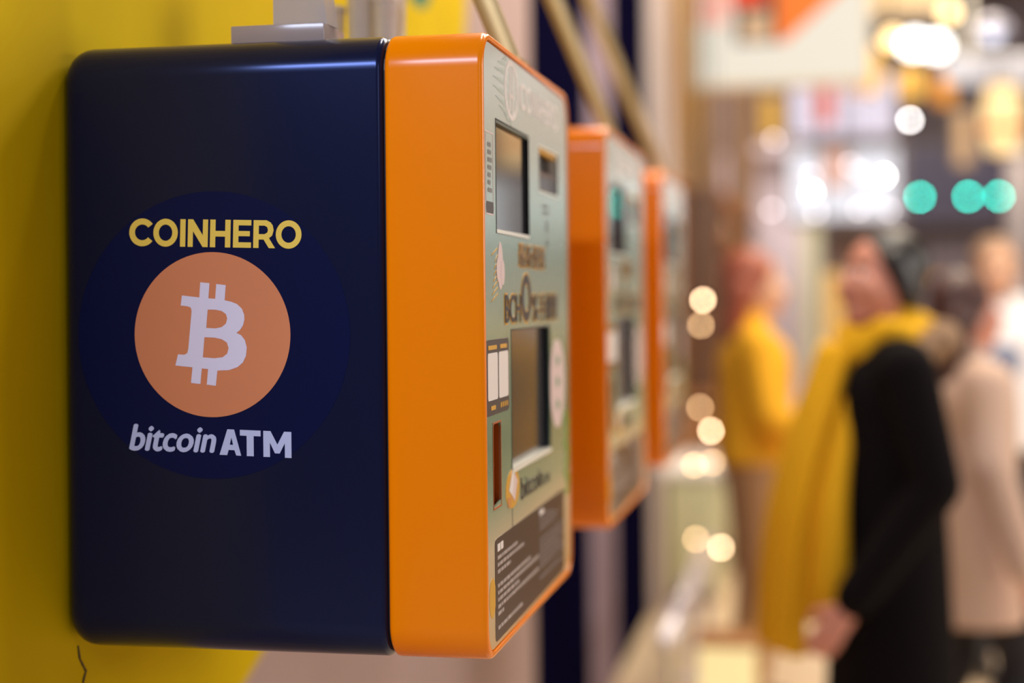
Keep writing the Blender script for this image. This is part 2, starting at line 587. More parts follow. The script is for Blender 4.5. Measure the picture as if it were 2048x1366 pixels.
def make_kiosk():
    root = empty('cash_kiosk', (0, 0, 0))
    body = obj('body', sharp(loft(fillet(0.001, 0.024, 0.028, 0.0, 6, 'x') + fillet(KS - 0.0085, 0.0, KS - 0.001, 0.0075, 5, 'y') + [(KS - 0.001, 0.02)])), M_NAVY, root)
    bez = obj('bezel', sharp(loft([(KS - 0.0005, 0.02), (KS + 0.0008, 0.0075)] + fillet(KS + 0.0008, 0.0075, KS + 0.007, 0.0, 4, 'x') + fillet(KD - 0.006, 0.0, KD, 0.005, 5, 'y') + [(KD, 0.0075), (KD - 0.004, 0.0085), (KD - 0.03, 0.0085)])), M_ORANGE, root)
    seam = obj('seam_gasket', loft([(KS - 0.004, 0.008), (KS + 0.004, 0.008)]), M_BLACK, root)
    # front sheet with its cut-outs
    holes = [rrect(0.075, 0.266, 0.452, 0.572, 0.003, 2), rrect(0.336, 0.476, 0.514, 0.568, 0.003, 2), rrect(0.150, 0.402, 0.186, 0.343, 0.003, 2),
             [(0.047, 0.24), (0.052, 0.246), (0.082, 0.246), (0.086, 0.242), (0.086, 0.162), (0.047, 0.157), (0.047, 0.198), (0.050, 0.202), (0.047, 0.206)]]
    fp = obj('front_panel', sharp(flat([rrect(0.0095, KW - 0.0095, 0.0095, KH - 0.0095, CR - 0.0095, 8)] + holes, 0.002, FRONT, KD - 0.004)), M_PRINT_SHEEN, root)
    S = KD - 0.0021
    T = 0.0004

    def pr(name, loops, m, parent=fp, off=S, lab=None):
        o = obj(name, flat(loops, T, FRONT, off), m, parent)
        if lab:
            o['label'] = lab
        return o
    # upper scanner window
    w1 = obj('scanner_window', framed_recess(0.075, 0.266, 0.452, 0.572, 0.003), M_BLACK, root)
    obj('lit_sill', boxmesh(KD - 0.0062, KD - 0.0014, 0.075, 0.266, 0.4505, 0.4545), M_FRAME, w1)  # pale tone stands in for light from above on the lower reveal
    obj('upper_edge', boxmesh(KD - 0.0062, KD - 0.0016, 0.075, 0.266, 0.5695, 0.573), mat('edge_grey_green', lin(96, 108, 96), 0.3), w1)
    obj('glass', boxmesh(KD - 0.009, KD - 0.0062, 0.074, 0.267, 0.451, 0.573), mat('scanner_glass', (0.03, 0.028, 0.03, 1), 0.06, coat=0.3), w1)
    # banknote slot
    w2 = obj('banknote_slot', framed_recess(0.336, 0.476, 0.514, 0.568, 0.012), M_FRAME, root)
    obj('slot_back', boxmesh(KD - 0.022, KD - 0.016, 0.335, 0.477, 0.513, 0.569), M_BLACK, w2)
    bm = bmesh.new()
    bbox(bm, KD - 0.014, KD - 0.006, 0.338, 0.474, 0.516, 0.540, 0.002)
    obj('flap', to_mesh(bm), mat('slot_flap_grey', lin(74, 72, 78), 0.3), w2)
    bm = bmesh.new()
    for k in range(13):
        y = 0.342 + 0.010 * k
        h = random.uniform(0.003, 0.013)
        bbox(bm, KD - 0.0058, KD - 0.0054, y, y + 0.002, 0.540 - h, 0.540)
    obj('wear_marks', to_mesh(bm), mat('wear_beige', lin(200, 170, 150), 0.5), w2)
    bm = bmesh.new()
    bbox(bm, KD - 0.012, KD - 0.004, 0.338, 0.474, 0.562, 0.568, 0.001)
    obj('slot_lip', to_mesh(bm), M_GOLDP, w2)
    # touch screen
    w3 = obj('touch_screen', framed_recess(0.150, 0.402, 0.186, 0.343, 0.007), mat('screen_frame_dark', lin(14, 20, 28), 0.3), root)
    obj('glass', boxmesh(KD - 0.013, KD - 0.0102, 0.149, 0.403, 0.185, 0.344), M_GLASS, w3)
    obj('lit_sill', boxmesh(KD - 0.0101, KD - 0.0008, 0.150, 0.402, 0.183, 0.1885), M_FRAME, w3)  # painted pale as if lit from overhead
    # card slot
    w4 = obj('card_slot', framed_recess(0.047, 0.086, 0.157, 0.246, 0.024), M_SLOT, root)
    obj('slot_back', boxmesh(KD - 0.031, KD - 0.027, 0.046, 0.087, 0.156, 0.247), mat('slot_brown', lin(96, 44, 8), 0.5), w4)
    # --- printed matter of the front
    em = pr('emblem', [circ(0.165, 0.615, 0.040, 0.034, 40), circ(0.165, 0.615, 0.032, 0.028, 40)], M_WHITEP)
    pr('emblem_mark', [[(0.150, 0.590), (0.156, 0.590), (0.163, 0.640), (0.158, 0.640)], [(0.168, 0.588), (0.174, 0.588), (0.176, 0.640), (0.170, 0.640)], [(0.150, 0.606), (0.182, 0.606), (0.182, 0.611), (0.150, 0.611)]], M_WHITEP)
    feathers = []
    for k in range(9):
        a = math.radians(120 + 18 * k)
        c, s = math.cos(a), math.sin(a)
        p0 = (0.165 + 0.046 * c, 0.615 + 0.038 * s)
        p1 = (0.165 + 0.105 * c, 0.615 + 0.033 * s)
        feathers.append([(p0[0], p0[1] - 0.003), (p1[0], p1[1]), (p0[0], p0[1] + 0.003)])
    pr('emblem_rays', feathers, mat('print_pale', lin(182, 196, 190), 0.3))
    obj('lettering', text('COINHERO', 0.214, 0.480, 0.600, 0.632, T, FRONT, S, fat=0.03), M_WHITEP, fp)
    # narrow label beside the scanner window
    pr('side_label', [rrect(0.022, 0.060, 0.468, 0.556, 0.004), rrect(0.0235, 0.0585, 0.4695, 0.5545, 0.003)], M_PINKW)
    pr('side_label_tab', [rrect(0.022, 0.060, 0.470, 0.482, 0.003)], M_STICK)
    rows = []
    for k in range(7):
        z = 0.492 + 0.008 * k
        rows.append(rrect(0.032, 0.032 + random.uniform(0.012, 0.022), z, z + 0.0045, 0.0008, 1))
    pr('side_label_marks', rows, mat('print_mid_grey', lin(120, 120, 118), 0.4))
    pr('slot_pictogram', [rrect(0.36, 0.405, 0.494, 0.497, 0.001, 1), rrect(0.36, 0.405, 0.486, 0.489, 0.001, 1), rrect(0.385, 0.395, 0.462, 0.478, 0.002, 2), rrect(0.385, 0.395, 0.444, 0.454, 0.002, 2)], M_STICK)
    # slogans: gold outline under dark characters
    obj('slogan_outline', text('最新優惠', 0.193, 0.375, 0.414, 0.445, T, FRONT, S, fat=0.05), M_GOLDP, fp)
    obj('slogan', text('最新優惠', 0.196, 0.372, 0.416, 0.443, T, FRONT, S + 0.0006), M_STICK, fp)
    for body_, a, b, c, d in (('BCH', 0.114, 0.208, 0.352, 0.384), ('%', 0.278, 0.318, 0.352, 0.384), ('手續費', 0.326, 0.462, 0.351, 0.385)):
        obj('fee_outline', text(body_, a - 0.003, b + 0.003, c - 0.0022, d + 0.0022, T, FRONT, S, fat=0.07), M_GOLDP, fp)
        obj('fee_words', text(body_, a, b, c, d, T, FRONT, S + 0.0006, fat=0.025), M_INK, fp)
    pr('zero_outline', [circ(0.243, 0.380, 0.034, 0.0305), circ(0.243, 0.380, 0.014, 0.015)], M_GOLDP)
    pr('zero', [circ(0.243, 0.380, 0.031, 0.028), circ(0.243, 0.380, 0.016, 0.017)], M_INK, off=S + 0.0004)
    # cloud and hatching
    pr('cloud', [circ(0.092, 0.415, 0.014, 0.026, 24)], M_PINKW, off=S + 0.0002)
    pr('cloud_puff', [circ(0.081, 0.411, 0.010, 0.013, 20)], M_PINKW, off=S + 0.0003)
    pr('cloud_puff', [circ(0.104, 0.408, 0.010, 0.014, 20)], M_PINKW, off=S + 0.0004)
    pr('hatching', [[(0.046 + 0.003 * k % 0.02, 0.376 + 0.007 * k), (0.078, 0.384 + 0.007 * k), (0.078, 0.3855 + 0.007 * k), (0.046 + 0.003 * k % 0.02, 0.3775 + 0.007 * k)] for k in range(8)], M_GOLDP)
    # sticker with two blank cards
    st = pr('sticker', [rrect(0.014, 0.135, 0.256, 0.336, 0.006)], M_STICK, parent=root)
    pr('card', [rrect(0.021, 0.072, 0.272, 0.322, 0.004)], M_WHITEP, st, S + 0.0004)
    pr('card', [rrect(0.078, 0.129, 0.272, 0.322, 0.004)], M_WHITEP, st, S + 0.0004)
    for q in [rrect(0.024, 0.068, 0.3255, 0.3300, 0.001, 1), rrect(0.086, 0.122, 0.3255, 0.3300, 0.001, 1), rrect(0.036, 0.060, 0.2615, 0.266, 0.001, 1)] + [rrect(0.086 + 0.011 * k, 0.092 + 0.011 * k, 0.2615, 0.267, 0.001, 1) for k in range(4)]:
        pr('sticker_mark', [q], M_GOLDP, st, S + 0.0004)
    # round badge
    bd = pr('badge', [circ(0.460, 0.267, 0.058, 0.058)], M_PINKW)
    pr('badge_marks', [circ(0.46, 0.267 + dz, 0.016, 0.010, 3) for dz in (-0.028, 0.002, 0.030)], M_GREENP, bd, S + 0.0004)
    # plant at the far edge
    for k in range(9):
        z = 0.118 + 0.013 * k
        pr('leaf', [circ(0.530 + 0.010 * math.sin(2.1 * k), z, 0.015, 0.0075, 10)], M_LEAF, off=S + 0.0001 * (k % 3))
    # bitcoin words and the striped balloon
    obj('words', text('bitcoin', 0.198, 0.345, 0.146, 0.172, T, FRONT, S, fat=0.03), M_INK, fp)
    obj('words', text('.com', 0.349, 0.392, 0.146, 0.158, T, FRONT, S), M_INK, fp)
    pr('balloon', [circ(0.150, 0.166, 0.040, 0.022, 28)], M_GOLDP)
    pr('balloon_stripe', [[(0.128, 0.166), (0.150, 0.188), (0.158, 0.184), (0.146, 0.158)]], M_WHITEP, off=S + 0.0004)
    pr('balloon_stripe', [[(0.146, 0.158), (0.158, 0.184), (0.176, 0.172), (0.160, 0.150)]], M_PINKW, off=S + 0.0004)
    pr('balloon_stripe', [[(0.118, 0.158), (0.146, 0.158), (0.134, 0.146), (0.122, 0.148)]], mat('print_peach', lin(206, 140, 70), 0.4), off=S + 0.0004)
    pr('string', [[(0.147, 0.118), (0.1485, 0.118), (0.1485, 0.146), (0.147, 0.146)]], M_STICK)
    pr('fruit', [circ(0.036, 0.064, 0.016, 0.021, 20)], M_GOLDP)
    # charcoal notice
    nt_ = pr('notice', [rrect(0.050, 0.503, 0.014, 0.123, 0.007)], M_PANELK)
    ln = []
    widths = [0.11, 0.15, 0.07, 0, 0.19, 0.245, 0.12, 0.245, 0.03, 0, 0.14]
    for k, w in enumerate(widths):
        z = 0.100 - 0.0075 * k
        x = 0.062
        while w and x < 0.062 + w:
            s = random.uniform(0.006, 0.02)
            ln.append(rrect(x, min(x + s, 0.062 + w) + 0.001, z, z + 0.0036, 0.0005, 1))
            x += s + 0.0035
    pr('notice_lines', ln, M_GREYT, nt_, S + 0.0004)
    ln = []
    for k, w in enumerate([0.09, 0.13, 0.12, 0, 0.18, 0.17, 0.18, 0.15, 0.18, 0.17, 0, 0.16]):
        z = 0.106 - 0.0066 * k
        x = 0.316
        while w and x < 0.316 + w:
            s = random.uniform(0.006, 0.02)
            ln.append(rrect(x, min(x + s, 0.316 + w) + 0.001, z, z + 0.0032, 0.0005, 1))
            x += s + 0.0035
    pr('notice_lines', ln, mat('print_dim_text', lin(120, 110, 112), 0.4), nt_, S + 0.0004)
    for q in (rrect(0.062, 0.076, 0.1085, 0.1165, 0.0008, 1), rrect(0.079, 0.092, 0.1085, 0.1165, 0.0008, 1), rrect(0.316, 0.345, 0.112, 0.118, 0.0008, 1)):
        pr('notice_heading', [q], M_WHITEP, nt_, S + 0.0004)
    # --- decal of the side face (normal -y)
    t = 0.0003
    dc = obj('round_decal', flat([circ(0.1755, 0.3435, 0.1535, 0.1535, 96)], t, SIDE, 0.0), M_DECAL, body)
    k = 0.1942 / 778.0
    a = -math.radians(1.8)

    def W(x, y):            # lettering units -> side face, tilted like the print
        X, Y = x * k, y * k
        return (0.0822 + X * math.cos(a) - Y * math.sin(a), 0.4402 + X * math.sin(a) + Y * math.cos(a))

    def ringpoly(cx, r0, r1, a0, a1, n=40):
        return [(cx + r0 * math.cos(math.radians(a0 + (a1 - a0) * q / n)), 59 + r0 * math.sin(math.radians(a0 + (a1 - a0) * q / n))) for q in range(n + 1)] + \
               [(cx + r1 * math.cos(math.radians(a1 - (a1 - a0) * q / n)), 59 + r1 * math.sin(math.radians(a1 - (a1 - a0) * q / n))) for q in range(n + 1)]
    glyphs = {
        'C': [ringpoly(59, 60, 34, 38, 322)],
        'O': [circ(166, 59, 56, 60), circ(166, 59, 31, 35)],
        'I': [[(233, 0), (257, 0), (257, 118), (233, 118)]],
        'N': [[(268, 0), (291, 0), (291, 68), (336, 0), (359, 0), (359, 118), (336, 118), (336, 50), (291, 118), (268, 118)]],
        'H': [[(369, 0), (393, 0), (393, 46), (437, 46), (437, 0), (461, 0), (461, 118), (437, 118), (437, 70), (393, 70), (393, 118), (369, 118)]],
        'E': [[(473, 0), (554, 0), (554, 23), (497, 23), (497, 49), (548, 49), (548, 71), (497, 71), (497, 95), (554, 95), (554, 118), (473, 118)]],
        'R': [[(564, 0), (588, 0), (588, 36), (610, 36), (634, 0), (662, 0), (634, 42), (648, 54), (654, 76), (650, 96), (640, 109), (622, 118), (564, 118)], [(588, 59), (614, 59), (626, 66), (629, 77), (625, 89), (614, 95), (588, 95)]],
        'O2': [circ(721, 59, 57, 60), circ(721, 59, 32, 35)],
    }
    for g, loops in glyphs.items():
        obj('letter', flat([[W(*p) for p in L] for L in loops], t, SIDE, 0.0004), M_DYEL, dc)
    disc = obj('orange_disc', flat([circ(0.1755, 0.3440, 0.0880, 0.0880, 96)], t, SIDE, 0.0004), M_DISC, dc)
    B = [(0.1632, 0.4), (0.1736, 0.3989), (0.1722, 0.3828), (0.1799, 0.3822), (0.1813, 0.3979), (0.1919, 0.3966), (0.1905, 0.3805), (0.1982, 0.3788), (0.2046, 0.3762), (0.2097, 0.3715), (0.2123, 0.3651), (0.2125, 0.3595), (0.2108, 0.3535), (0.2075, 0.3488), (0.2035, 0.3458), (0.2087, 0.3432), (0.2128, 0.3381), (0.2149, 0.3301), (0.2139, 0.3213), (0.2104, 0.3143), (0.2044, 0.3094), (0.1945, 0.3061), (0.1816, 0.3057), (0.1797, 0.2895), (0.1695, 0.2907), (0.1712, 0.3073), (0.164, 0.308), (0.1623, 0.2914), (0.1516, 0.2925), (0.1535, 0.3092), (0.134, 0.3111), (0.1372, 0.3231), (0.1444, 0.3226), (0.1477, 0.3243), (0.149, 0.3292), (0.1531, 0.3691), (0.1522, 0.3731), (0.1484, 0.3745), (0.1407, 0.3753), (0.1423, 0.3861), (0.162, 0.3838)]
    h1 = [(0.1713, 0.3708), (0.1803, 0.3705), (0.1872, 0.3691), (0.1919, 0.3658), (0.1933, 0.3611), (0.1918, 0.3557), (0.187, 0.352), (0.1801, 0.3506), (0.1694, 0.3512)]
    h2 = [(0.1673, 0.3413), (0.1787, 0.3408), (0.1869, 0.3391), (0.1926, 0.3356), (0.1945, 0.3297), (0.1929, 0.3237), (0.1877, 0.3199), (0.1785, 0.3188), (0.1653, 0.3198)]
    obj('coin_symbol', flat([B, h1, h2], t, SIDE, 0.0008), M_DWHITE, dc)
    obj('lettering', text('bitcoin', 0.0800, 0.1795, 0.2185, 0.2475, t, SIDE, 0.0004, shear=0.22, fat=0.03, rot=-0.02), M_DBLUE, dc)
    def A(x, y):
        X, Y = x * 0.0804 / 320.0, y * 0.0275 / 118.0
        return (0.1830 + X, 0.2160 + Y - 0.0045 * X / 0.0804 * 0.6)
    for loops in ([[(0, 0), (34, 0), (41, 24), (67, 24), (75, 0), (97, 0), (66, 118), (36, 118)], [(46, 48), (61, 48), (54, 82)]],
                  [[(122, 0), (153, 0), (153, 92), (184, 92), (184, 118), (92, 118), (92, 92), (122, 92)]],
                  [[(196, 0), (225, 0), (225, 66), (247, 18), (268, 18), (291, 66), (291, 0), (320, 0), (320, 118), (288, 118), (258, 58), (228, 118), (196, 118)]]):
        obj('letter', flat([[A(*p) for p in L] for L in loops], t, SIDE, 0.0004), M_DBLUE, dc)
    # wall bracket behind
    obj('wall_bracket', boxmesh(-0.0005, 0.004, 0.10, KW - 0.10, 0.10, KH - 0.10), M_BLACK, root)
    return root


KY = 1.565
k1 = make_kiosk()
tag(k1, 'navy and orange wall kiosk with the round coin decal on its side', 'kiosk', 'wall kiosks in a row')
k1.location = (0.0005, KY, 1.12)
k2 = dup(k1, (0.0005, KY + 0.935, 1.12))
tag(k2, 'second orange kiosk in the row, between the coin decal kiosk and the last one', 'kiosk', 'wall kiosks in a row')
k3 = dup(k1, (0.0005, KY + 1.87, 1.12))
tag(k3, 'third orange kiosk in the row, last before the navy wall panels', 'kiosk', 'wall kiosks in a row')


# ------------------------------------------------------------------ gold suspension bands
def ribbon(path, width, thick):
    """a band following a path in the xz plane, its width along the path normal, thickness along y"""
    bm = bmesh.new()
    rows = []
    n = len(path)
    for i, (x, z, w) in enumerate(path):
        a = path[max(i - 1, 0)]
        b = path[min(i + 1, n - 1)]
        d = Vector((b[0] - a[0], 0, b[1] - a[1])).normalized()
        nrm = Vector((d.z, 0, -d.x))
        row = []
        for u, yy in ((-0.5, -thick), (-0.2, -thick * 2.2), (0.2, -thick * 2.2), (0.5, -thick), (0.5, thick), (-0.5, thick)):
            row.append(bm.verts.new(Vector((x, yy, z)) + nrm * u * w))
        rows.append(row)
    for a, b in zip(rows, rows[1:]):
        for q in range(6):
            bm.faces.new((a[q], a[(q + 1) % 6], b[(q + 1) % 6], b[q]))
    bm.faces.new(rows[0])
    bm.faces.new(list(reversed(rows[-1])))
    bmesh.ops.recalc_face_normals(bm, faces=bm.faces[:])
    return sharp(to_mesh(bm), 60)


path = []
for i in range(19):
    t = i / 18
    z = 1.790 + (3.0 - 1.790) * t
    x = 0.443 - 0.438 * t ** 1.02 - 0.02 * math.sin(PI * t)
    path.append((x, z, 0.027 + 0.004 * math.sin(6 * t)))
path.append((0.006, 3.0, 0.036))
bandme = ribbon(path[:-1], 0.036, 0.0025)
plate = sharp(boxmesh(0.415, 0.462, -0.03, 0.03, 1.7812, 1.7905, 0.002))
wplate = sharp(boxmesh(0.0005, 0.012, -0.03, 0.03, 2.96, 3.05, 0.003))
riv = bmesh.new()
for s in (-1, 1):
    sph(riv, (0.44, 0.02 * s, 1.7905), 0.005, sz=0.6, u=10, v=6)
rivme = to_mesh(riv)
names = ['coin decal kiosk', 'second kiosk', 'third kiosk']
for i in range(3):
    b = empty('gold_band', (0, KY + 0.935 * i + 0.30, 0), 'gold foil band rising from the top of the %s to the wall' % names[i], 'band', 'gold bands over the kiosks')
    obj('strap', bandme, M_GOLD, b)
    obj('foot_plate', plate, M_GOLD, b)
    obj('wall_plate', wplate, M_GOLD, b)
    obj('rivets', rivme, M_GOLD, b)

# ------------------------------------------------------------------ acrylic things on the first kiosk
TOPZ = 1.7805
h = empty('acrylic_stand', (0.233, 1.62, TOPZ), 'clear acrylic sign stand on top of the coin decal kiosk', 'sign stand')
obj('base', sharp(boxmesh(-0.054, 0.053, 0.0, 0.075, 0.0, 0.0215, 0.001)), M_ACRY2, h)
bm = bmesh.new()
vs = []
for x, y, z in ((-0.009, 0.012, 0.0215), (0.053, 0.012, 0.0215), (0.034, 0.012, 0.16), (-0.009, 0.012, 0.16)):
    vs.append((x, y, z))
a = [bm.verts.new(v) for v in vs]
b2 = [bm.verts.new((v[0] + 0.003, v[1] + 0.03, v[2])) for v in vs]
bm.faces.new(a)
bm.faces.new(list(reversed(b2)))
for q in range(4):
    bm.faces.new((a[(q + 1) % 4], a[q], b2[q], b2[(q + 1) % 4]))
bmesh.ops.recalc_face_normals(bm, faces=bm.faces[:])
obj('upright', to_mesh(bm), M_ACRY, h)
bm = bmesh.new()
cyl(bm, (-0.059, 0.03, 0.0), (-0.059, 0.03, 0.009), 0.007, 0.005, 14)
obj('rubber_foot', to_mesh(bm), M_BLACK, h)

cupme = bmesh.new()
lathe(cupme, [(0.013, 0.0), (0.0135, 0.002), (0.0175, 0.10), (0.0182, 0.101), (0.0165, 0.10), (0.0122, 0.004), (0.0, 0.004)], 24)
cupme = sharp(to_mesh(cupme))
rimme = bmesh.new()
lathe(rimme, [(0.0176, 0.094), (0.0190, 0.095), (0.0190, 0.1015), (0.0176, 0.1015)], 24)
rimme = sharp(to_mesh(rimme))
for x, y, s, lb in ((0.190, 1.95, 1.0, 'shortest clear plastic tube, standing behind the acrylic sign stand'), (0.2265, 1.955, 1.25, 'clear plastic tube in the middle of the front trio on the kiosk top'), (0.263, 1.95, 1.1, 'short clear plastic tube of the front trio, on the orange bezel side'), (0.222, 1.997, 1.5, 'tallest clear plastic tube on the kiosk top'), (0.262, 1.993, 1.35, 'clear plastic tube beside the tallest one, behind the front trio')):
    c = empty('clear_tube', (x, y, TOPZ), lb, 'tube', 'clear tubes on the kiosk top')
    o1 = obj('wall', cupme, M_TUBE, c)
    o2 = obj('rim', rimme, M_TUBE, c)
    for o in (o1, o2):
        o.scale = (1.0, 1.0, s)


# ------------------------------------------------------------------ people
def capsule(bm, p0, p1, r0, r1, seg=12):
    p0, p1 = Vector(p0), Vector(p1)
    if (p1 - p0).length > 1e-5:
        cyl(bm, p0, p1, r0, r1, seg)
    sph(bm, p0, r0, u=seg, v=8)
    sph(bm, p1, r1, u=seg, v=8)


def fuse(bm, voxel, smooth=4):
    me = to_mesh(bm)
    o = bpy.data.objects.new('fuse', me)
    COL.objects.link(o)
    r = o.modifiers.new('r', 'REMESH')
    r.mode = 'VOXEL'
    r.voxel_size = voxel
    s = o.modifiers.new('s', 'SMOOTH')
    s.iterations = smooth
    s.factor = 0.5
    out = eval_mesh(o)
    bpy.data.objects.remove(o)
    out.materials.clear()
    for p in out.polygons:
        p.use_smooth = True
    return out


def hand(bm, wrist, d, side_v, curl=0.35):
    """palm, four unequal fingers with knuckle bends and a thumb; d = pointing direction, side_v = thumb side"""
    d = Vector(d).normalized()
    t = Vector(side_v)
    t = (t - d * t.dot(d)).normalized()
    n = d.cross(t)
    w = Vector(wrist)
    for u in (-0.022, 0.0, 0.022):
        capsule(bm, w + d * 0.01 + t * u * 0.7, w + d * 0.085 + t * u, 0.017, 0.014, 8)
    for u, L in ((0.031, 0.068), (0.0105, 0.078), (-0.0105, 0.072), (-0.031, 0.056)):
        p = w + d * 0.088 + t * u
        q = p + (d * math.cos(curl) + n * math.sin(curl)).normalized() * L * 0.45
        r = q + (d * math.cos(2 * curl) + n * math.sin(2 * curl)).normalized() * L * 0.30
        s = r + (d * math.cos(3 * curl) + n * math.sin(3 * curl)).normalized() * L * 0.25
        capsule(bm, p, q, 0.0095, 0.009, 8)
        capsule(bm, q, r, 0.009, 0.0085, 8)
        capsule(bm, r, s, 0.0085, 0.007, 8)
    p = w + d * 0.03 + t * 0.028
    q = p + (d * 0.6 + t * 0.6 + n * 0.3).normalized() * 0.04
    r = q + (d * 0.9 + t * 0.1 + n * 0.4).normalized() * 0.03
    capsule(bm, p, q, 0.013, 0.011, 8)
    capsule(bm, q, r, 0.011, 0.008, 8)


def person(name, loc, rz, label, height, skin, pose, cloth):
    """figure facing local -y; pose holds elbow / wrist / knee / ankle points, cloth the garment colours"""
    root = empty(name, (loc[0], loc[1], 0), label, 'person', rz=rz)
    k = height / 1.70
    root.scale = (k, k, k)
    J = dict(elL=(-0.25, 0.03, 1.10), wrL=(-0.25, -0.06, 0.86), elR=(0.25, 0.03, 1.10), wrR=(0.25, -0.06, 0.86),
             knL=(-0.10, -0.03, 0.49), anL=(-0.10, 0.03, 0.09), knR=(0.10, -0.02, 0.49), anR=(0.10, 0.02, 0.09), hyaw=0.0, htilt=0.0)
    J.update(pose)
    V = Vector
    HC = V((0, -0.015, 1.575))
    HR = (Matrix.Rotation(J['hyaw'], 3, 'Z') @ Matrix.Rotation(J['htilt'], 3, 'X'))

    def hp(x, y, z):
        return HC + HR @ V((x, y, z))
    bm = bmesh.new()
    for s in (-1, 1):
        capsule(bm, (0.05 * s, 0, 0.93), (0.045 * s, 0, 1.08), 0.115, 0.10)
        capsule(bm, (0.045 * s, 0, 1.08), (0.06 * s, -0.005, 1.29), 0.10, 0.105)
        capsule(bm, (0.04 * s, 0.0, 1.37), (0.165 * s, 0.005, 1.365), 0.065, 0.055)
        e, w = ('elL', 'wrL') if s < 0 else ('elR', 'wrR')
        capsule(bm, (0.185 * s, 0.005, 1.36), J[e], 0.052, 0.040)
        capsule(bm, J[e], J[w], 0.041, 0.027)
        kn, an = ('knL', 'anL') if s < 0 else ('knR', 'anR')
        capsule(bm, (0.085 * s, 0, 0.90), J[kn], 0.088, 0.056)
        capsule(bm, J[kn], J[an], 0.057, 0.037)
        capsule(bm, V(J[an]) + V((0, 0.02, -0.05)), V(J[an]) + V((0, -0.13, -0.065)), 0.033, 0.022)
        dv = (V(J[w]) - V(J[e])).normalized()
        hand(bm, V(J[w]), dv, (-0.2 * s, -1, 0.1), 0.3)
        sph(bm, hp(0.076 * s, 0.012, -0.012), 0.022, 0.45, 0.8, 1.3)          # ear
        sph(bm, hp(0.036 * s, -0.066, -0.028), 0.032)                        # cheek
    capsule(bm, (0, 0.012, 1.38), (0, 0.0, 1.50), 0.056, 0.053)
    sph(bm, hp(0, 0.012, 0.028), 0.092, 0.86, 1.06, 1.0, 20, 14)
    sph(bm, hp(0, -0.012, -0.030), 0.080, 0.84, 0.98, 1.05, 20, 14)
    capsule(bm, hp(0, -0.055, -0.085), hp(0, -0.068, -0.098), 0.034, 0.024)   # jaw and chin
    capsule(bm, hp(0, -0.092, 0.004), hp(0, -0.108, -0.028), 0.010, 0.015)    # nose
    capsule(bm, hp(-0.02, -0.088, -0.062), hp(0.02, -0.088, -0.062), 0.012, 0.012)
    body = obj('body', fuse(bm, 0.0085, 3), skin, root)
    for s in (-1, 1):
        bm = bmesh.new()
        sph(bm, hp(0.031 * s, -0.086, 0.004), 0.012, 1.2, 0.7, 0.75)
        obj('eye', to_mesh(bm), M_WHITEP, root, smooth=True)
        bm = bmesh.new()
        sph(bm, hp(0.031 * s, -0.0935, 0.004), 0.0058, 1, 0.5, 1, 10, 8)
        obj('iris', to_mesh(bm), M_BLACK, root, smooth=True)
        bm = bmesh.new()
        capsule(bm, hp(0.015 * s, -0.097, 0.026), hp(0.047 * s, -0.085, 0.027), 0.0045, 0.003, 8)
        obj('eyebrow', to_mesh(bm), cloth['hair'], root, smooth=True)
    bm = bmesh.new()
    capsule(bm, hp(-0.021, -0.094, -0.062), hp(0, -0.101, -0.060), 0.004, 0.0065, 8)
    capsule(bm, hp(0.021, -0.094, -0.062), hp(0, -0.101, -0.060), 0.004, 0.0065, 8)
    obj('lips', to_mesh(bm), mat('lips_rose', lin(170, 84, 80), 0.4), root, smooth=True)
    # hair
    bm = bmesh.new()
    hl = cloth.get('hair_len', 0.05)
    sph(bm, hp(0, 0.028, 0.045), 0.098, 0.92, 1.02, 0.92, 20, 14)
    sph(bm, hp(0, 0.05, -0.005), 0.086, 0.95, 0.85, 1.0, 20, 14)
    for s in (-1, 1):
        capsule(bm, hp(0.066 * s, -0.02, 0.05), hp(0.072 * s, 0.03, -0.03), 0.026, 0.03)
    if hl > 0.1:
        for u in (-0.06, -0.02, 0.02, 0.06):
            capsule(bm, hp(u, 0.06, -0.02), hp(u * 1.1, 0.09, -0.02 - hl), 0.048, 0.03)
    if cloth.get('bun'):
        sph(bm, hp(0, 0.13, 0.05), 0.045)
    obj('hair', fuse(bm, 0.010, 3), cloth['hair'], root)
    # upper garment
    hem = cloth.get('hem', 0.80)
    bm = bmesh.new()
    for s in (-1, 1):
        capsule(bm, (0.055 * s, 0, 1.0), (0.065 * s, -0.005, 1.29), 0.130, 0.130)
        capsule(bm, (0.03 * s, 0.0, 1.365), (0.165 * s, 0.005, 1.36), 0.085, 0.075)
        e, w = ('elL', 'wrL') if s < 0 else ('elR', 'wrR')
        capsule(bm, (0.188 * s, 0.005, 1.355), J[e], 0.073, 0.062)
        we = V(J[e]).lerp(V(J[w]), 0.93)
        capsule(bm, J[e], we, 0.062, 0.052)
        cyl(bm, (0.055 * s, 0, 1.05), (0.075 * s, 0.0, hem), 0.128, cloth.get('flare', 0.15), 18)
    capsule(bm, (0, 0.02, 1.39), (0, 0.012, 1.445), 0.082, 0.072)
    obj(cloth.get('top_name', 'coat'), fuse(bm, 0.012, 4), cloth['top'], root)
    # trousers and shoes
    bm = bmesh.new()
    for s in (-1, 1):
        kn, an = ('knL', 'anL') if s < 0 else ('knR', 'anR')
        capsule(bm, (0.085 * s, 0, 0.93), J[kn], 0.105, 0.076)
        capsule(bm, J[kn], V(J[an]) + V((0, 0.005, 0.02)), 0.076, 0.060)
    capsule(bm, (-0.06, 0, 0.94), (0.06, 0, 0.94), 0.125, 0.125)
    obj('trousers', fuse(bm, 0.012, 3), cloth['legs'], root)
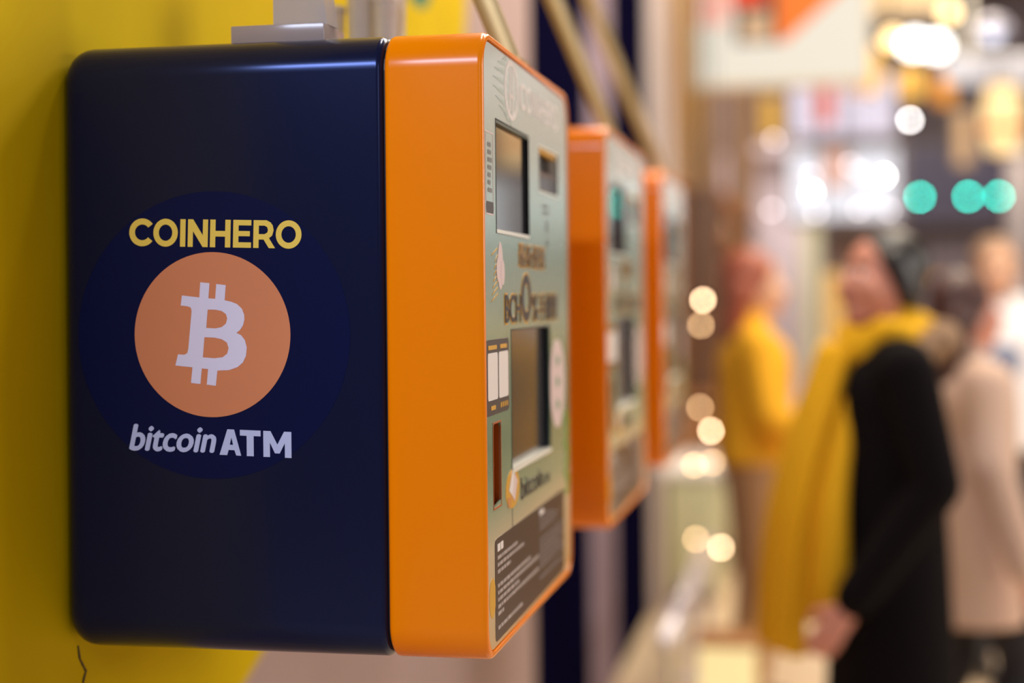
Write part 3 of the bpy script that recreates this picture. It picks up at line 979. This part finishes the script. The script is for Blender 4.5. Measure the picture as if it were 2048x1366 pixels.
    for s in (-1, 1):
        an = V(J['anL' if s < 0 else 'anR'])
        bm = bmesh.new()
        capsule(bm, an + V((0, 0.025, -0.045)), an + V((0, -0.05, -0.045)), 0.045, 0.043)
        capsule(bm, an + V((0, -0.05, -0.048)), an + V((0, -0.15, -0.058)), 0.042, 0.032)
        capsule(bm, an + V((0, 0.02, -0.03)), an + V((0, 0.01, 0.03)), 0.045, 0.048)
        for v in bm.verts:
            v.co.z = max(v.co.z, 0.0)
        obj('shoe', fuse(bm, 0.010, 2), cloth['shoe'], root)
    return root


def cloth_panel(parent, m, name, top, bottom, w0, w1, across, nrm, folds=4, depth=0.022, nu=36, nv=30, sway=0.0):
    bm = bmesh.new()
    top, bottom, across, nrm = Vector(top), Vector(bottom), Vector(across).normalized(), Vector(nrm).normalized()
    G = []
    for j in range(nv + 1):
        v = j / nv
        c = top.lerp(bottom, v) + nrm * 0.05 * math.sin(PI * v * 0.9) + across * sway * math.sin(PI * v * 1.4)
        w = w0 + (w1 - w0) * (v ** 0.7) * (1 - 0.18 * max(0, v - 0.7) / 0.3)
        row = []
        for i in range(nu + 1):
            u = i / nu - 0.5
            f = math.sin(u * folds * 2 * PI + 1.3 * v) * depth * (0.5 + 0.7 * v) + 0.35 * depth * math.sin(u * folds * 4.3 * PI + 2 * v)
            row.append(bm.verts.new(c + across * u * w + nrm * (f - 0.10 * u * u)))
        G.append(row)
    for j in range(nv):
        for i in range(nu):
            bm.faces.new((G[j][i], G[j][i + 1], G[j + 1][i + 1], G[j + 1][i]))
    me = to_mesh(bm)
    o = bpy.data.objects.new('sheet', me)
    COL.objects.link(o)
    s = o.modifiers.new('s', 'SOLIDIFY')
    s.thickness = 0.012
    s.offset = 0
    out = eval_mesh(o)
    bpy.data.objects.remove(o)
    out.materials.clear()
    return obj(name, out, m, parent, smooth=True)


def neck_ring(parent, m, name, c, R, r, squash=0.8, lumps=5, arc=(0, 2 * PI), amp=0.2):
    bm = bmesh.new()
    nu, nv = 48, 14
    G = []
    full = abs(arc[1] - arc[0] - 2 * PI) < 1e-6
    cnt = nu if full else nu + 1
    for i in range(cnt):
        a = arc[0] + (arc[1] - arc[0]) * i / nu
        row = []
        for j in range(nv):
            b = 2 * PI * j / nv
            rr = r * (1 + amp * math.sin(lumps * a + 2 * b) + 0.12 * math.sin(3 * b + a))
            if not full:
                rr *= math.sin(PI * (i + 1.2) / (cnt + 1.4)) ** 0.35
            row.append(bm.verts.new((c[0] + (R + rr * math.cos(b)) * math.cos(a), c[1] + (R * 0.95 + rr * math.cos(b)) * math.sin(a), c[2] + rr * math.sin(b) * squash * 1.3 + 0.02 * math.sin(a))))
        G.append(row)
    for i in range(cnt if full else cnt - 1):
        for j in range(nv):
            bm.faces.new((G[i][j], G[(i + 1) % cnt][j], G[(i + 1) % cnt][(j + 1) % nv], G[i][(j + 1) % nv]))
    if not full:
        bm.faces.new(list(reversed(G[0])))
        bm.faces.new(G[-1])
    bmesh.ops.recalc_face_normals(bm, faces=bm.faces[:])
    return obj(name, to_mesh(bm), m, parent, smooth=True)


SK1 = mat('skin_rosy', lin(206, 140, 118), 0.5, noise=0.05)
SK2 = mat('skin_light', lin(224, 176, 144), 0.5, noise=0.05)
HAIRK = mat('hair_black', lin(26, 20, 20), 0.45)
HAIRB = mat('hair_brown', lin(74, 46, 40), 0.5)
HAIRR = mat('hair_auburn', lin(160, 84, 58), 0.5)
COATK = mat('coat_black_wool', lin(17, 13, 14), 0.9, spec=0.1, bump=0.4, bscale=300)
YELS = mat('scarf_yellow', lin(238, 180, 0), 0.85, bump=0.4, bscale=250)
DARKT = mat('trousers_dark', lin(28, 24, 28), 0.8)
SHOEK = mat('shoe_black', lin(22, 20, 20), 0.5)

w = person('person', (0.972, 3.90), -math.radians(80), 'person in black coat with long yellow scarf, looking towards the kiosks', 1.655, SK1,
           dict(elL=(-0.26, -0.02, 1.10), wrL=(-0.25, -0.14, 0.84), elR=(0.235, 0.06, 1.09), wrR=(0.205, -0.14, 0.80), htilt=-0.14, hyaw=0.45),
           dict(hair=HAIRK, hair_len=0.06, bun=False, top=COATK, hem=0.46, flare=0.15, legs=DARKT, shoe=SHOEK))
neck_ring(w, YELS, 'scarf_wrap', (0, -0.015, 1.43), 0.076, 0.050, 0.85)
cloth_panel(w, YELS, 'scarf_end', (0.0, -0.14, 1.42), (-0.01, -0.27, 0.66), 0.16, 0.30, (1, 0.1, 0), (0.0, -1, 0.05), 4)
cloth_panel(w, YELS, 'scarf_end', (0.03, -0.11, 1.42), (0.08, -0.20, 0.74), 0.12, 0.18, (0.8, 0.6, 0), (0.4, -0.9, 0.05), 3)
FUR = mat('fur_brown', lin(150, 120, 92), 0.95, bump=1.0, bscale=160, noise=0.3, nscale=40)
neck_ring(w, FUR, 'fur_hood_trim', (0, 0.035, 1.405), 0.105, 0.040, 0.9, 9, (0.0, PI), 0.25)

w2 = person('person', (1.215, 4.62), math.radians(112), 'person with long brown hair in a pale beige coat, behind the yellow scarf', 1.56, SK1,
            dict(elL=(-0.27, 0.05, 1.12), wrL=(-0.29, -0.05, 0.80), elR=(0.26, 0.06, 1.12), wrR=(0.24, 0.02, 0.80), knL=(-0.10, -0.14, 0.50), anL=(-0.10, -0.02, 0.10), anR=(0.10, 0.16, 0.12)),
            dict(hair=HAIRB, hair_len=0.26, top=mat('coat_beige', lin(206, 174, 152), 0.8, bump=0.3, bscale=300), hem=0.62, flare=0.15, legs=DARKT, shoe=SHOEK))
w3 = person('person', (1.50, 6.47), math.radians(8), 'person in white hooded sweatshirt with a blue chest print', 1.72, SK2,
            dict(elL=(-0.27, 0.04, 1.10), wrL=(-0.24, -0.10, 0.88), elR=(0.27, 0.04, 1.10), wrR=(0.26, -0.08, 0.86), knL=(-0.11, -0.12, 0.50), anL=(-0.10, -0.10, 0.09), anR=(0.10, 0.14, 0.12)),
            dict(hair=mat('hair_light_brown', lin(150, 118, 92), 0.6), hair_len=0.04, top=mat('sweatshirt_white', lin(244, 242, 244), 0.8), top_name='sweatshirt', hem=0.87, flare=0.135, legs=mat('trousers_slate', lin(44, 48, 58), 0.8), shoe=SHOEK))
neck_ring(w3, MATS['sweatshirt_white'], 'hood', (0, 0.05, 1.42), 0.10, 0.05, 0.9, 3)
bm = bmesh.new()
sph(bm, (0.0, -0.128, 1.22), 0.075, 1.0, 0.16, 0.9, 20, 12)
obj('chest_print', to_mesh(bm), mat('print_slate_blue', lin(120, 132, 160), 0.7, noise=0.5, nscale=18), w3, smooth=True)
w4 = person('person', (0.575, 5.60), math.radians(100), 'person in yellow jacket with auburn hair, standing at the wooden counter', 1.66, SK2,
            dict(elL=(-0.26, -0.02, 1.12), wrL=(-0.20, -0.20, 1.02), elR=(0.28, 0.0, 1.11), wrR=(0.27, -0.14, 0.95)),
            dict(hair=HAIRR, hair_len=0.16, top=mat('jacket_yellow', lin(236, 172, 14), 0.8), top_name='jacket', hem=0.92, flare=0.13, legs=mat('trousers_tan', lin(176, 134, 92), 0.8), shoe=SHOEK))

# ------------------------------------------------------------------ street furniture on the left
WOOD = mat('counter_wood', lin(176, 124, 78), 0.5, noise=0.2, nscale=6)
WOODD = mat('counter_wood_dark', lin(112, 76, 50), 0.5, noise=0.2, nscale=6)
CREAM = mat('cream_laminate', lin(222, 216, 188), 0.4)


def boxpart(name, x0, x1, y0, y1, z0, z1, m, parent, bev=0.004):
    return obj(name, sharp(boxmesh(x0, x1, y0, y1, z0, z1, bev)), m, parent)


# low cream cabinet just past the navy panels
c = empty('display_cabinet', (0.02, 7.6, 0), 'low pale green cabinet with white top standing by the navy wall panels', 'cabinet')
boxpart('body', 0.05, 0.30, 0.0, 0.9, 0.05, 0.62, mat('cabinet_pale_green', lin(206, 208, 172), 0.5), c)
boxpart('top', 0.03, 0.33, -0.03, 0.93, 0.62, 0.66, mat('cabinet_white', lin(240, 238, 236), 0.3), c)
boxpart('plinth', 0.06, 0.28, 0.02, 0.88, 0.0, 0.05, WOODD, c)
boxpart('door', 0.06, 0.29, -0.012, 0.0, 0.08, 0.60, mat('cabinet_pale_green', lin(206, 208, 172)), c)
# low white rail parallel to the wall
r = empty('low_rail', (0.31, 5.0, 0), 'low white steel rail running along the wall', 'rail')
STEEL = mat('rail_white_steel', lin(236, 230, 238), 0.25, metal=0.3)
bm = bmesh.new()
cyl(bm, (0, 0.0, 0.39), (0, 2.1, 0.39), 0.032, 0.032, 20)
sph(bm, (0, 0, 0.39), 0.032)
sph(bm, (0, 2.1, 0.39), 0.032)
obj('bar', to_mesh(bm), STEEL, r, smooth=True)
for y in (0.25, 1.05, 1.85):
    bm = bmesh.new()
    cyl(bm, (0, y, 0.0), (0, y, 0.37), 0.016, 0.016, 14)
    cyl(bm, (0, y, 0.0), (0, y, 0.012), 0.05, 0.05, 20)
    obj('post', sharp(to_mesh(bm)), STEEL, r)
# illuminated boxes on the floor


def light_box(x, y, wx, wy, hz, label, m):
    c = empty('light_box', (x, y, 0), label, 'light box', 'lit boxes on the floor')
    boxpart('base', -wx / 2, wx / 2, -wy / 2, wy / 2, 0, 0.04, WOODD, c)
    boxpart('diffuser', -wx / 2 + 0.01, wx / 2 - 0.01, -wy / 2 + 0.01, wy / 2 - 0.01, 0.04, hz - 0.02, m, c)
    boxpart('lid', -wx / 2, wx / 2, -wy / 2, wy / 2, hz - 0.02, hz, WOOD, c)


light_box(0.50, 5.22, 0.20, 0.22, 0.37, 'tall glowing cream box on the floor beside the yellow jacket', glow('glow_cream', (255, 226, 160), 1.0))
light_box(0.42, 5.62, 0.10, 0.22, 0.22, 'small glowing peach box on the floor near the low rail', glow('glow_peach', (250, 206, 160), 0.8))

# long wooden counter with panels, shelves behind
ct = empty('shop_counter', (0.03, 8.7, 0), 'long wooden shop counter along the left wall', 'counter')
boxpart('carcass', 0.0, 0.52, 0.0, 4.2, 0.06, 0.92, WOODD, ct)
boxpart('worktop', -0.0, 0.58, -0.05, 4.25, 0.92, 0.97, WOOD, ct)
boxpart('plinth', 0.0, 0.48, 0.02, 4.18, 0.0, 0.06, WOODD, ct)
for k in range(2):
    boxpart('end_panel', 0.03 + 0.25 * k, 0.25 + 0.25 * k, -0.012, 0.0, 0.12, 0.86, WOOD, ct)
for k in range(7):
    boxpart('front_panel', 0.52, 0.532, 0.04 + 0.6 * k, 0.58 + 0.6 * k, 0.12, 0.86, WOOD, ct)
sh = empty('wall_shelf', (0.03, 8.7, 0), 'tall wooden shelf unit above the shop counter', 'shelf')
boxpart('upright', 0.0, 0.25, 0.0, 0.04, 0.972, 2.1, WOODD, sh)
boxpart('upright', 0.0, 0.25, 4.1, 4.14, 0.972, 2.1, WOODD, sh)
for z in (1.25, 1.55, 1.85, 2.08):
    boxpart('board', 0.0, 0.25, 0.04, 4.1, z, z + 0.025, WOOD, sh)
JARS = [mat('jar_amber', lin(226, 160, 70), 0.25), mat('jar_cream', lin(240, 220, 184), 0.3), mat('jar_brown', lin(130, 88, 60), 0.3), mat('jar_white', lin(236, 228, 226), 0.3)]
jb = bmesh.new()
lathe(jb, [(0.04, 0), (0.055, 0.008), (0.058, 0.12), (0.04, 0.15), (0.036, 0.165)], 20)
jb = sharp(to_mesh(jb))
jl = bmesh.new()
lathe(jl, [(0.042, 0.165), (0.042, 0.185), (0.036, 0.19)], 20)
jl = sharp(to_mesh(jl))
JN = ['amber', 'cream', 'brown', 'white']
JME = []
for m in JARS:
    a = jb.copy()
    a.materials.append(m)
    JME.append(a)
i = 0
for z, lv in ((1.275, 'lowest'), (1.575, 'middle'), (1.875, 'upper')):
    for q in range(10):
        j = (q * 7 + int(z * 10)) % 4
        c = empty('jar', (0.16, 8.85 + 0.32 * q + 0.05 * (q % 3), z), '%s jar on the %s board of the wall shelf' % (JN[j], lv), 'jar', 'jars on the wall shelf')
        obj('glass_body', JME[j], None, c)
        obj('lid', jl, WOODD, c)
for q in range(6):
    j = (q * 3 + 1) % 4
    c = empty('jar', (0.14 + 0.3 * (q % 2), 8.8 + 0.45 * q, 0.97), '%s jar on the top of the wooden counter' % JN[j], 'jar', 'jars on the counter')
    obj('glass_body', JME[j], None, c)
    obj('lid', jl, WOODD, c)

# gold cladding pillar further along the wall
g = empty('gold_pillar', (0.0, 8.37, 0), 'tall golden clad pillar on the left wall above the counter', 'pillar')
for k in range(2):
    boxpart('cladding', 0.002, 0.05, 0.02 + 1.3 * k, 1.30 + 1.3 * k, 2.12, 5.55, mat('gold_cladding', lin(172, 134, 74), 0.4, metal=0.3, noise=0.15, nscale=2), g)


# ------------------------------------------------------------------ signs, lamps, lanterns
def sign(name, px0, py0, px1, py1, z, label, face, frame=None, depth=0.14, motifs=(), border=0.025, rz=0.0, cat='sign', group=None):
    c = at((px0 + px1) / 2, (py0 + py1) / 2, z)
    hw, hh = abs(px1 - px0) * z / F_PX / 2, abs(py1 - py0) * z / F_PX / 2
    o = empty(name, (c.x, c.y, c.z - hh), label, cat, group, rz)
    bm = bmesh.new()
    bbox(bm, -hw, hw, 0.012, depth, 0, 2 * hh, 0.004)
    b = border
    bbox(bm, -hw, hw, -0.012, 0.03, 0, b)
    bbox(bm, -hw, hw, -0.012, 0.03, 2 * hh - b, 2 * hh)
    bbox(bm, -hw, -hw + b, -0.012, 0.03, b, 2 * hh - b)
    bbox(bm, hw - b, hw, -0.012, 0.03, b, 2 * hh - b)
    obj('housing', to_mesh(bm), frame or mat('sign_housing_grey', lin(120, 112, 112), 0.4), o)
    obj('lit_panel', boxmesh(-hw + b, hw - b, -0.004, 0.014, b, 2 * hh - b), face, o)
    for k, (nm, pts, m) in enumerate(motifs):
        L = [((q[0] - 0.5) * 2 * hw, (1 - q[1]) * 2 * hh) for q in pts]
        obj(nm, flat([L], 0.003, SIDE, 0.0045 + 0.0005 * k), m, o)
    # hangers up to the ceiling
    top = 5.6 - (c.z - hh)
    for s in (-1, 1):
        bm = bmesh.new()
        cyl(bm, (s * hw * 0.8, depth / 2, 2 * hh - 0.01), (s * hw * 0.8, depth / 2, top), 0.008, 0.008, 8)
        obj('hanger', to_mesh(bm), M_BLACK, o)
    return o


def R(x0, y0, x1, y1):
    return [(x0, y0), (x1, y0), (x1, y1), (x0, y1)]


OR = glow('glow_orange', (255, 120, 8), 0.95)
RED = glow('glow_red', (250, 70, 20), 0.9)
sign('hanging_sign', 1385, -110, 1738, 172, 8.0, 'large cream hanging light box sign with orange and dark print', glow('glow_ivory', (242, 234, 216), 0.86),
     frame=mat('sign_cream_frame', lin(222, 212, 190), 0.4),
     motifs=[('dark_print', R(0.24, 0.05, 0.49, 0.69), mat('sign_print_dark', lin(70, 56, 44), 0.5)), ('orange_print', [(0.48, 0.02), (0.98, 0.02), (0.98, 0.19), (0.52, 0.69), (0.48, 0.69)], OR),
             ('beige_print', R(0.29, 0.48, 0.44, 0.67), mat('sign_print_beige', lin(206, 180, 150), 0.5)), ('red_print', R(0.22, 0.05, 0.42, 0.42), RED), ('red_print', R(0.02, 0.05, 0.055, 0.55), RED),
             ('pink_print', R(0.07, 0.05, 0.2, 0.55), glow('glow_salmon', (255, 180, 160), 0.95))])
sign('upright_sign', 1402, 120, 1458, 300, 13.0, 'dim mauve upright sign above the pink one', glow('glow_mauve', (176, 146, 144), 0.5))
sign('upright_sign', 1402, 302, 1458, 455, 13.4, 'bright pink upright light box sign beside the brown column', glow('glow_pink_white', (246, 214, 222), 0.95))
sign('shop_sign', 1575, 145, 1795, 280, 9.6, 'upper lilac light box sign with red print', glow('glow_lilac', (236, 226, 244), 0.95),
     motifs=[('red_print', R(0.26, 0.05, 0.42, 0.75), glow('glow_coral', (255, 130, 110), 0.9)), ('peach_print', R(0.5, 0.05, 0.78, 0.35), glow('glow_blush', (255, 200, 180), 0.9))])
sign('shop_sign', 1572, 290, 1800, 445, 9.9, 'lower white light box sign with a pink patch', glow('glow_white', (246, 246, 255), 1.0),
     motifs=[('pink_print', R(0.32, 0.05, 0.55, 0.55), glow('glow_blush', (255, 200, 180), 0.9))])
sign('soffit_panel', 1715, -120, 1895, 32, 11.0, 'warm peach lit soffit panel under the ceiling', glow('glow_soffit', (250, 210, 150), 0.95), cat='panel')  # panel glow stands in for warm lamplight on the soffit
sign('small_sign', 1520, 185, 1566, 285, 12.0, 'small amber light box sign hanging beside the brown column', glow('glow_amber', (250, 186, 60), 0.85))
sign('signal_board', 1808, 285, 2022, 445, 20.0, 'dark navy board with three round green lights', mat('board_navy', lin(62, 60, 92), 0.5), cat='board')
sign('peach_banner', 1905, 215, 1948, 335, 12.0, 'narrow peach banner hanging in front of the dark board', glow('glow_banner', (248, 196, 140), 0.8), depth=0.04, cat='banner', rz=0.2)

# columns and stall fronts at the far end
def column(name, px0, px1, py_top, z, label, m):
    c = at((px0 + px1) / 2, 590, z)
    hw = (px1 - px0) * z / F_PX / 2
    o = empty(name, (c.x, c.y, 0), label, 'column')
    top = at((px0 + px1) / 2, py_top, z).z
    boxpart('shaft', -hw, hw, 0, 2 * hw, 0.12, top - 0.1, m, o, 0.01)
    boxpart('base', -hw * 1.15, hw * 1.15, -hw * 0.15, hw * 2.15, 0, 0.12, m, o, 0.01)
    boxpart('capital', -hw * 1.15, hw * 1.15, -hw * 0.15, hw * 2.15, top - 0.1, top, m, o, 0.01)
    return o


column('brown_column', 1460, 1510, -60, 14.0, 'plain brown column beside the pink upright sign', mat('column_brown', lin(150, 122, 100), 0.7, noise=0.1))
column('green_column', 1602, 1640, 430, 15.0, 'pale green short column below the lilac signs', mat('column_pale_green', lin(214, 220, 200), 0.6))
column('grey_column', 2022, 2062, 290, 12.0, 'light grey column beside the paper lantern', mat('column_grey', lin(196, 190, 194), 0.6))


def stall(px0, px1, py0, py1, z, label, m1, m2):
    a, b = at(px0, py1, z), at(px1, py0, z)
    wx = b.x - a.x
    o = empty('stall_front', (a.x, a.y, 0), label, 'stall')
    boxpart('back_board', 0, wx, 0.1, 0.14, 0.0, b.z, m1, o)
    boxpart('counter', 0, wx, -0.3, 0.1, 0.0, max(0.5, a.z), m2, o)
    boxpart('fascia', -0.03, wx + 0.03, -0.1, 0.1, b.z - 0.12, b.z, m2, o)
    return o


stall(1512, 1602, 290, 900, 16.5, 'white lilac stall front beside the brown column', mat('stall_lilac', lin(184, 178, 196), 0.6), mat('stall_lilac_light', lin(196, 188, 202), 0.6))
stall(1660, 1800, 455, 760, 19.0, 'dark brown stall front below the white sign', mat('stall_brown', lin(110, 84, 72), 0.7), mat('stall_brown_dark', lin(84, 64, 58), 0.7))
stall(1800, 2030, 440, 800, 20.5, 'slate grey stall front below the green lights', mat('stall_slate', lin(112, 104, 116), 0.7), mat('stall_slate_dark', lin(84, 76, 84), 0.7))
sign('menu_board', 1862, 545, 1925, 605, 14.0, 'small orange lit menu board above the beige coat', glow('glow_menu', (240, 170, 100), 0.75))
sign('menu_board', 1642, 535, 1695, 700, 9.0, 'tall amber lit menu board behind the yellow scarf', glow('glow_board_amber', (250, 190, 100), 0.85))


# unseen lit shop window, added on the right for the kiosk fronts to reflect
WX, WY = 2.25, 10.6
sw = empty('added_shop_window', (WX, WY, 0), 'added bright shop window out of view on the right, for kiosk reflections', 'shop window')
boxpart('stall_riser', 0.0, 2.6, 0.0, 0.3, 0.0, 0.55, mat('riser_grey', lin(150, 140, 140), 0.5), sw)
boxpart('lit_back', 0.0, 2.6, 0.24, 0.3, 0.55, 2.35, glow('glow_added_window', (240, 246, 250), 1.2), sw)
boxpart('lintel', -0.03, 2.63, 0.0, 0.3, 2.35, 2.5, mat('riser_grey', lin(150, 140, 140)), sw)
for k in range(5):
    boxpart('mullion', 0.64 * k - 0.02, 0.64 * k + 0.04, 0.0, 0.06, 0.55, 2.35, mat('mullion_grey', lin(120, 114, 116), 0.4), sw)
for k in range(4):
    boxpart('pane', 0.64 * k + 0.045, 0.64 * k + 0.615, 0.025, 0.031, 0.555, 2.345, mat('window_pane', (0.9, 0.95, 0.95, 1), 0.02, alpha=0.12), sw, 0.0)

for z in (1.1, 1.7):
    boxpart('shelf', 0.02, 2.58, 0.08, 0.235, z, z + 0.025, mat('mullion_grey', lin(120, 114, 116)), sw)

# awning with pale fascia on the right, running past the frame
aw = empty('awning', at(2150, 232, 9.5), 'white sloping awning with pale fascia over the right of the street', 'awning')
AWH = mat('awning_white_lit', lin(176, 178, 188), 0.5, emit=lin(225, 228, 240), strength=0.3)  # faint emission stands in for lamplight falling on the awning
bm = bmesh.new()
x0, x1 = -0.78, 2.6
P = [(x0, -0.2, 0.34), (x1, -0.2, 0.02), (x1, 1.6, 0.45), (x0, 1.6, 0.62)]
lo = [bm.verts.new(p) for p in P]
hi = [bm.verts.new((p[0], p[1], p[2] + 0.03)) for p in P]
bm.faces.new(list(reversed(lo)))
bm.faces.new(hi)
for q in range(4):
    bm.faces.new((lo[q], lo[(q + 1) % 4], hi[(q + 1) % 4], hi[q]))
bmesh.ops.recalc_face_normals(bm, faces=bm.faces[:])
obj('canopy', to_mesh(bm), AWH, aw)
bm = bmesh.new()
for k in range(12):
    a0, a1 = k / 12, (k + 0.94) / 12
    za, zb = 0.34 - 0.32 * a0, 0.34 - 0.32 * a1
    xa, xb = x0 + (x1 - x0) * a0, x0 + (x1 - x0) * a1
    v = [bm.verts.new(p) for p in ((xa, -0.21, za - 0.14), (xb, -0.21, zb - 0.14), (xb, -0.21, zb + 0.03), (xa, -0.21, za + 0.03))]
    v2 = [bm.verts.new((q.co.x, -0.2, q.co.z)) for q in v]
    bm.faces.new(v)
    bm.faces.new(list(reversed(v2)))
    for q in range(4):
        bm.faces.new((v[(q + 1) % 4], v[q], v2[q], v2[(q + 1) % 4]))
bmesh.ops.recalc_face_normals(bm, faces=bm.faces[:])
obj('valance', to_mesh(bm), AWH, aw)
for xx in (x0 + 0.3, 0.9, x1 - 0.1):
    bm = bmesh.new()
    cyl(bm, (xx, 1.5, 0.5), (xx, 1.5, 5.6 - aw.location.z), 0.015, 0.015, 10)
    obj('tie_rod', to_mesh(bm), M_FRAME, aw)


def pendant(px, py, z, r, label, m, shade=None, group=None, squash=1.0):
    c = at(px, py, z)
    o = empty('pendant_lamp', (c.x, c.y, c.z - r), label, 'lamp', group)
    bm = bmesh.new()
    sph(bm, (0, 0, r), r, 1, 1, squash, 20, 14)
    obj('globe', to_mesh(bm), m, o, smooth=True)
    bm = bmesh.new()
    cyl(bm, (0, 0, r + r * squash * 0.9), (0, 0, r * 2.5 + 0.02), r * 0.35, r * 0.2, 14)
    obj('cap', to_mesh(bm), M_BLACK, o)
    bm = bmesh.new()
    cyl(bm, (0, 0, r * 2.4), (0, 0, 5.6 - (c.z - r)), 0.004, 0.004, 6)
    obj('cord', to_mesh(bm), M_BLACK, o)
    if shade:
        bm = bmesh.new()
        lathe(bm, [(r * 0.5, r * 2.3), (r * 1.3, r * 1.9), (r * 1.9, r * 0.9), (r * 1.85, r * 0.9), (r * 1.25, r * 1.8), (r * 0.5, r * 2.2)], 28)
        obj('shade', to_mesh(bm), shade, o, smooth=True)
    return o


GW = glow('lamp_white', (255, 252, 246), 6.5)
GWW = glow('lamp_warm', (255, 214, 150), 6.0)
pendant(1828, 88, 9.0, 0.075, 'bright white globe lamp hanging beside the awning', GW, group='white globe lamps', squash=0.9)
pendant(1872, 92, 9.3, 0.075, 'bright white globe lamp hanging beside the awning', GW, group='white globe lamps', squash=0.9)
pendant(1785, 78, 9.2, 0.05, 'warm white globe lamp next to the white globes', GWW)
pendant(1898, 24, 10.6, 0.05, 'warm globe lamp just under the soffit panel', GWW)
pendant(1985, 62, 8.8, 0.06, 'white lamp with a pale dome shade above the awning', glow('lamp_cool', (236, 236, 255), 2.0), shade=mat('shade_white', lin(200, 198, 214), 0.4, emit=lin(236, 234, 246), strength=0.3))


def lantern(px, py, z, rx, hz, label, m, group=None, band=None):
    c = at(px, py, z)
    o = empty('paper_lantern', (c.x, c.y, c.z - hz / 2), label, 'lantern', group)
    bm = bmesh.new()
    prof = []
    n = 16
    for k in range(n + 1):
        t = k / n
        rr = rx * (0.55 + 0.45 * math.sin(PI * (0.08 + 0.84 * t))) * (1.0 + (0.02 if k % 2 else -0.02))
        prof.append((rr, hz * t))
    lathe(bm, prof, 28)
    obj('paper_body', to_mesh(bm), m, o, smooth=True)
    for zz in (-0.012, hz - 0.002):
        bm = bmesh.new()
        cyl(bm, (0, 0, zz), (0, 0, zz + 0.014), rx * 0.62, rx * 0.62, 24)
        obj('cap', to_mesh(bm), WOODD, o)
    if band:
        bm = bmesh.new()
        lathe(bm, [(rx * 1.0, hz * 0.30), (rx * 1.035, hz * 0.31), (rx * 1.035, hz * 0.39), (rx * 1.0, hz * 0.40)], 28)
        obj('band', to_mesh(bm), band, o, smooth=True)
    bm = bmesh.new()
    cyl(bm, (0, 0, hz), (0, 0, 5.6 - (c.z - hz / 2)), 0.004, 0.004, 6)
    obj('cord', to_mesh(bm), M_BLACK, o)
    return o


lantern(2005, 238, 8.0, 0.10, 0.36, 'cream paper lantern with an orange band', glow('lantern_cream', (255, 214, 150), 1.5), band=OR)
lantern(1742, 140, 9.0, 0.058, 0.27, 'amber paper lantern, first of the lantern row', glow('lantern_amber', (255, 190, 80), 1.6), 'amber lanterns in a row')
lantern(1822, 165, 14.5, 0.10, 0.30, 'amber paper lantern hanging under the white globe lamps', glow('lantern_amber', (255, 190, 80), 1.6), 'amber lanterns in a row')
lantern(1888, 180, 15.0, 0.09, 0.28, 'deep orange paper lantern, last of the lantern row', glow('lantern_orange', (250, 160, 50), 1.3), 'amber lanterns in a row')

# ---- small bulbs
def bulb(px, py, z, r, m, label, group, cat='bulb', drop=True):
    c = at(px, py, z)
    o = empty('light_bulb', (c.x, c.y, c.z), label, cat, group)
    bm = bmesh.new()
    sph(bm, (0, 0, 0), r, 1, 1, 1.1, 14, 10)
    obj('glass', to_mesh(bm), m, o, smooth=True)
    bm = bmesh.new()
    cyl(bm, (0, 0, r * 0.8), (0, 0, r * 2.2), r * 0.5, r * 0.45, 10)
    obj('socket', to_mesh(bm), M_BLACK, o)
    if drop:
        bm = bmesh.new()
        cyl(bm, (0, 0, r * 2), (0, 0, 5.6 - c.z), 0.003, 0.003, 6)
        obj('cord', to_mesh(bm), M_BLACK, o)
    return o


BW = glow('bulb_white', (255, 250, 246), 40.0)
BD = glow('bulb_dim', (250, 236, 240), 8.0)
BA = glow('bulb_warm', (255, 216, 170), 45.0)
BAD = glow('bulb_warm_dim', (255, 206, 150), 22.0)
for px, py, m in ((1820, 240, BW), (1623, 352, BD), (1623, 384, BW), (1720, 345, BD), (1768, 352, BW), (1718, 418, BD), (1778, 420, BD), (1548, 280, BD), (1543, 420, BD), (1632, 424, BD), (1700, 330, BD)):
    bulb(px, py, (8.2 if px == 1820 else 8.7) + 0.05 * ((px * 7 + py) % 13), 0.0115, m, 'small clear bulb on a cord in front of the white light box signs', 'bulbs before the white signs')
for px, py, m in ((1406, 600, BA), (1402, 650, BAD), (1422, 862, BA), (1400, 815, BAD), (1388, 930, BAD), (1425, 925, BAD), (1392, 1078, BAD), (1442, 1095, BA), (1330, 465, BD)):
    bulb(px, py, 6.2 + 0.1 * ((px * 3 + py) % 11), 0.0085, m, 'small warm bulb on a cord in front of the wooden counter', 'warm bulbs by the counter')
GG = glow('signal_green', (0, 238, 210), 46.0)
sb = bpy.data.objects['signal_board']
for px in (1840, 1935, 1995):
    q = at(px, 394, 20.0)
    lx, lz = q.x - sb.location.x, q.z - sb.location.z
    bm = bmesh.new()
    cyl(bm, (lx, -0.002, lz), (lx, -0.07, lz), 0.034, 0.034, 18)
    o = obj('signal_housing', to_mesh(bm), M_BLACK, sb)
    bm = bmesh.new()
    sph(bm, (lx, -0.07, lz), 0.026, 1, 0.6, 1, 16, 10)
    e = obj('lens', to_mesh(bm), GG, o, smooth=True)
    e['label'] = 'green lens'
    bm = bmesh.new()
    cyl(bm, (lx, -0.05, lz + 0.034), (lx, -0.12, lz + 0.045), 0.012, 0.008, 8)
    obj('visor', to_mesh(bm), M_BLACK, o)
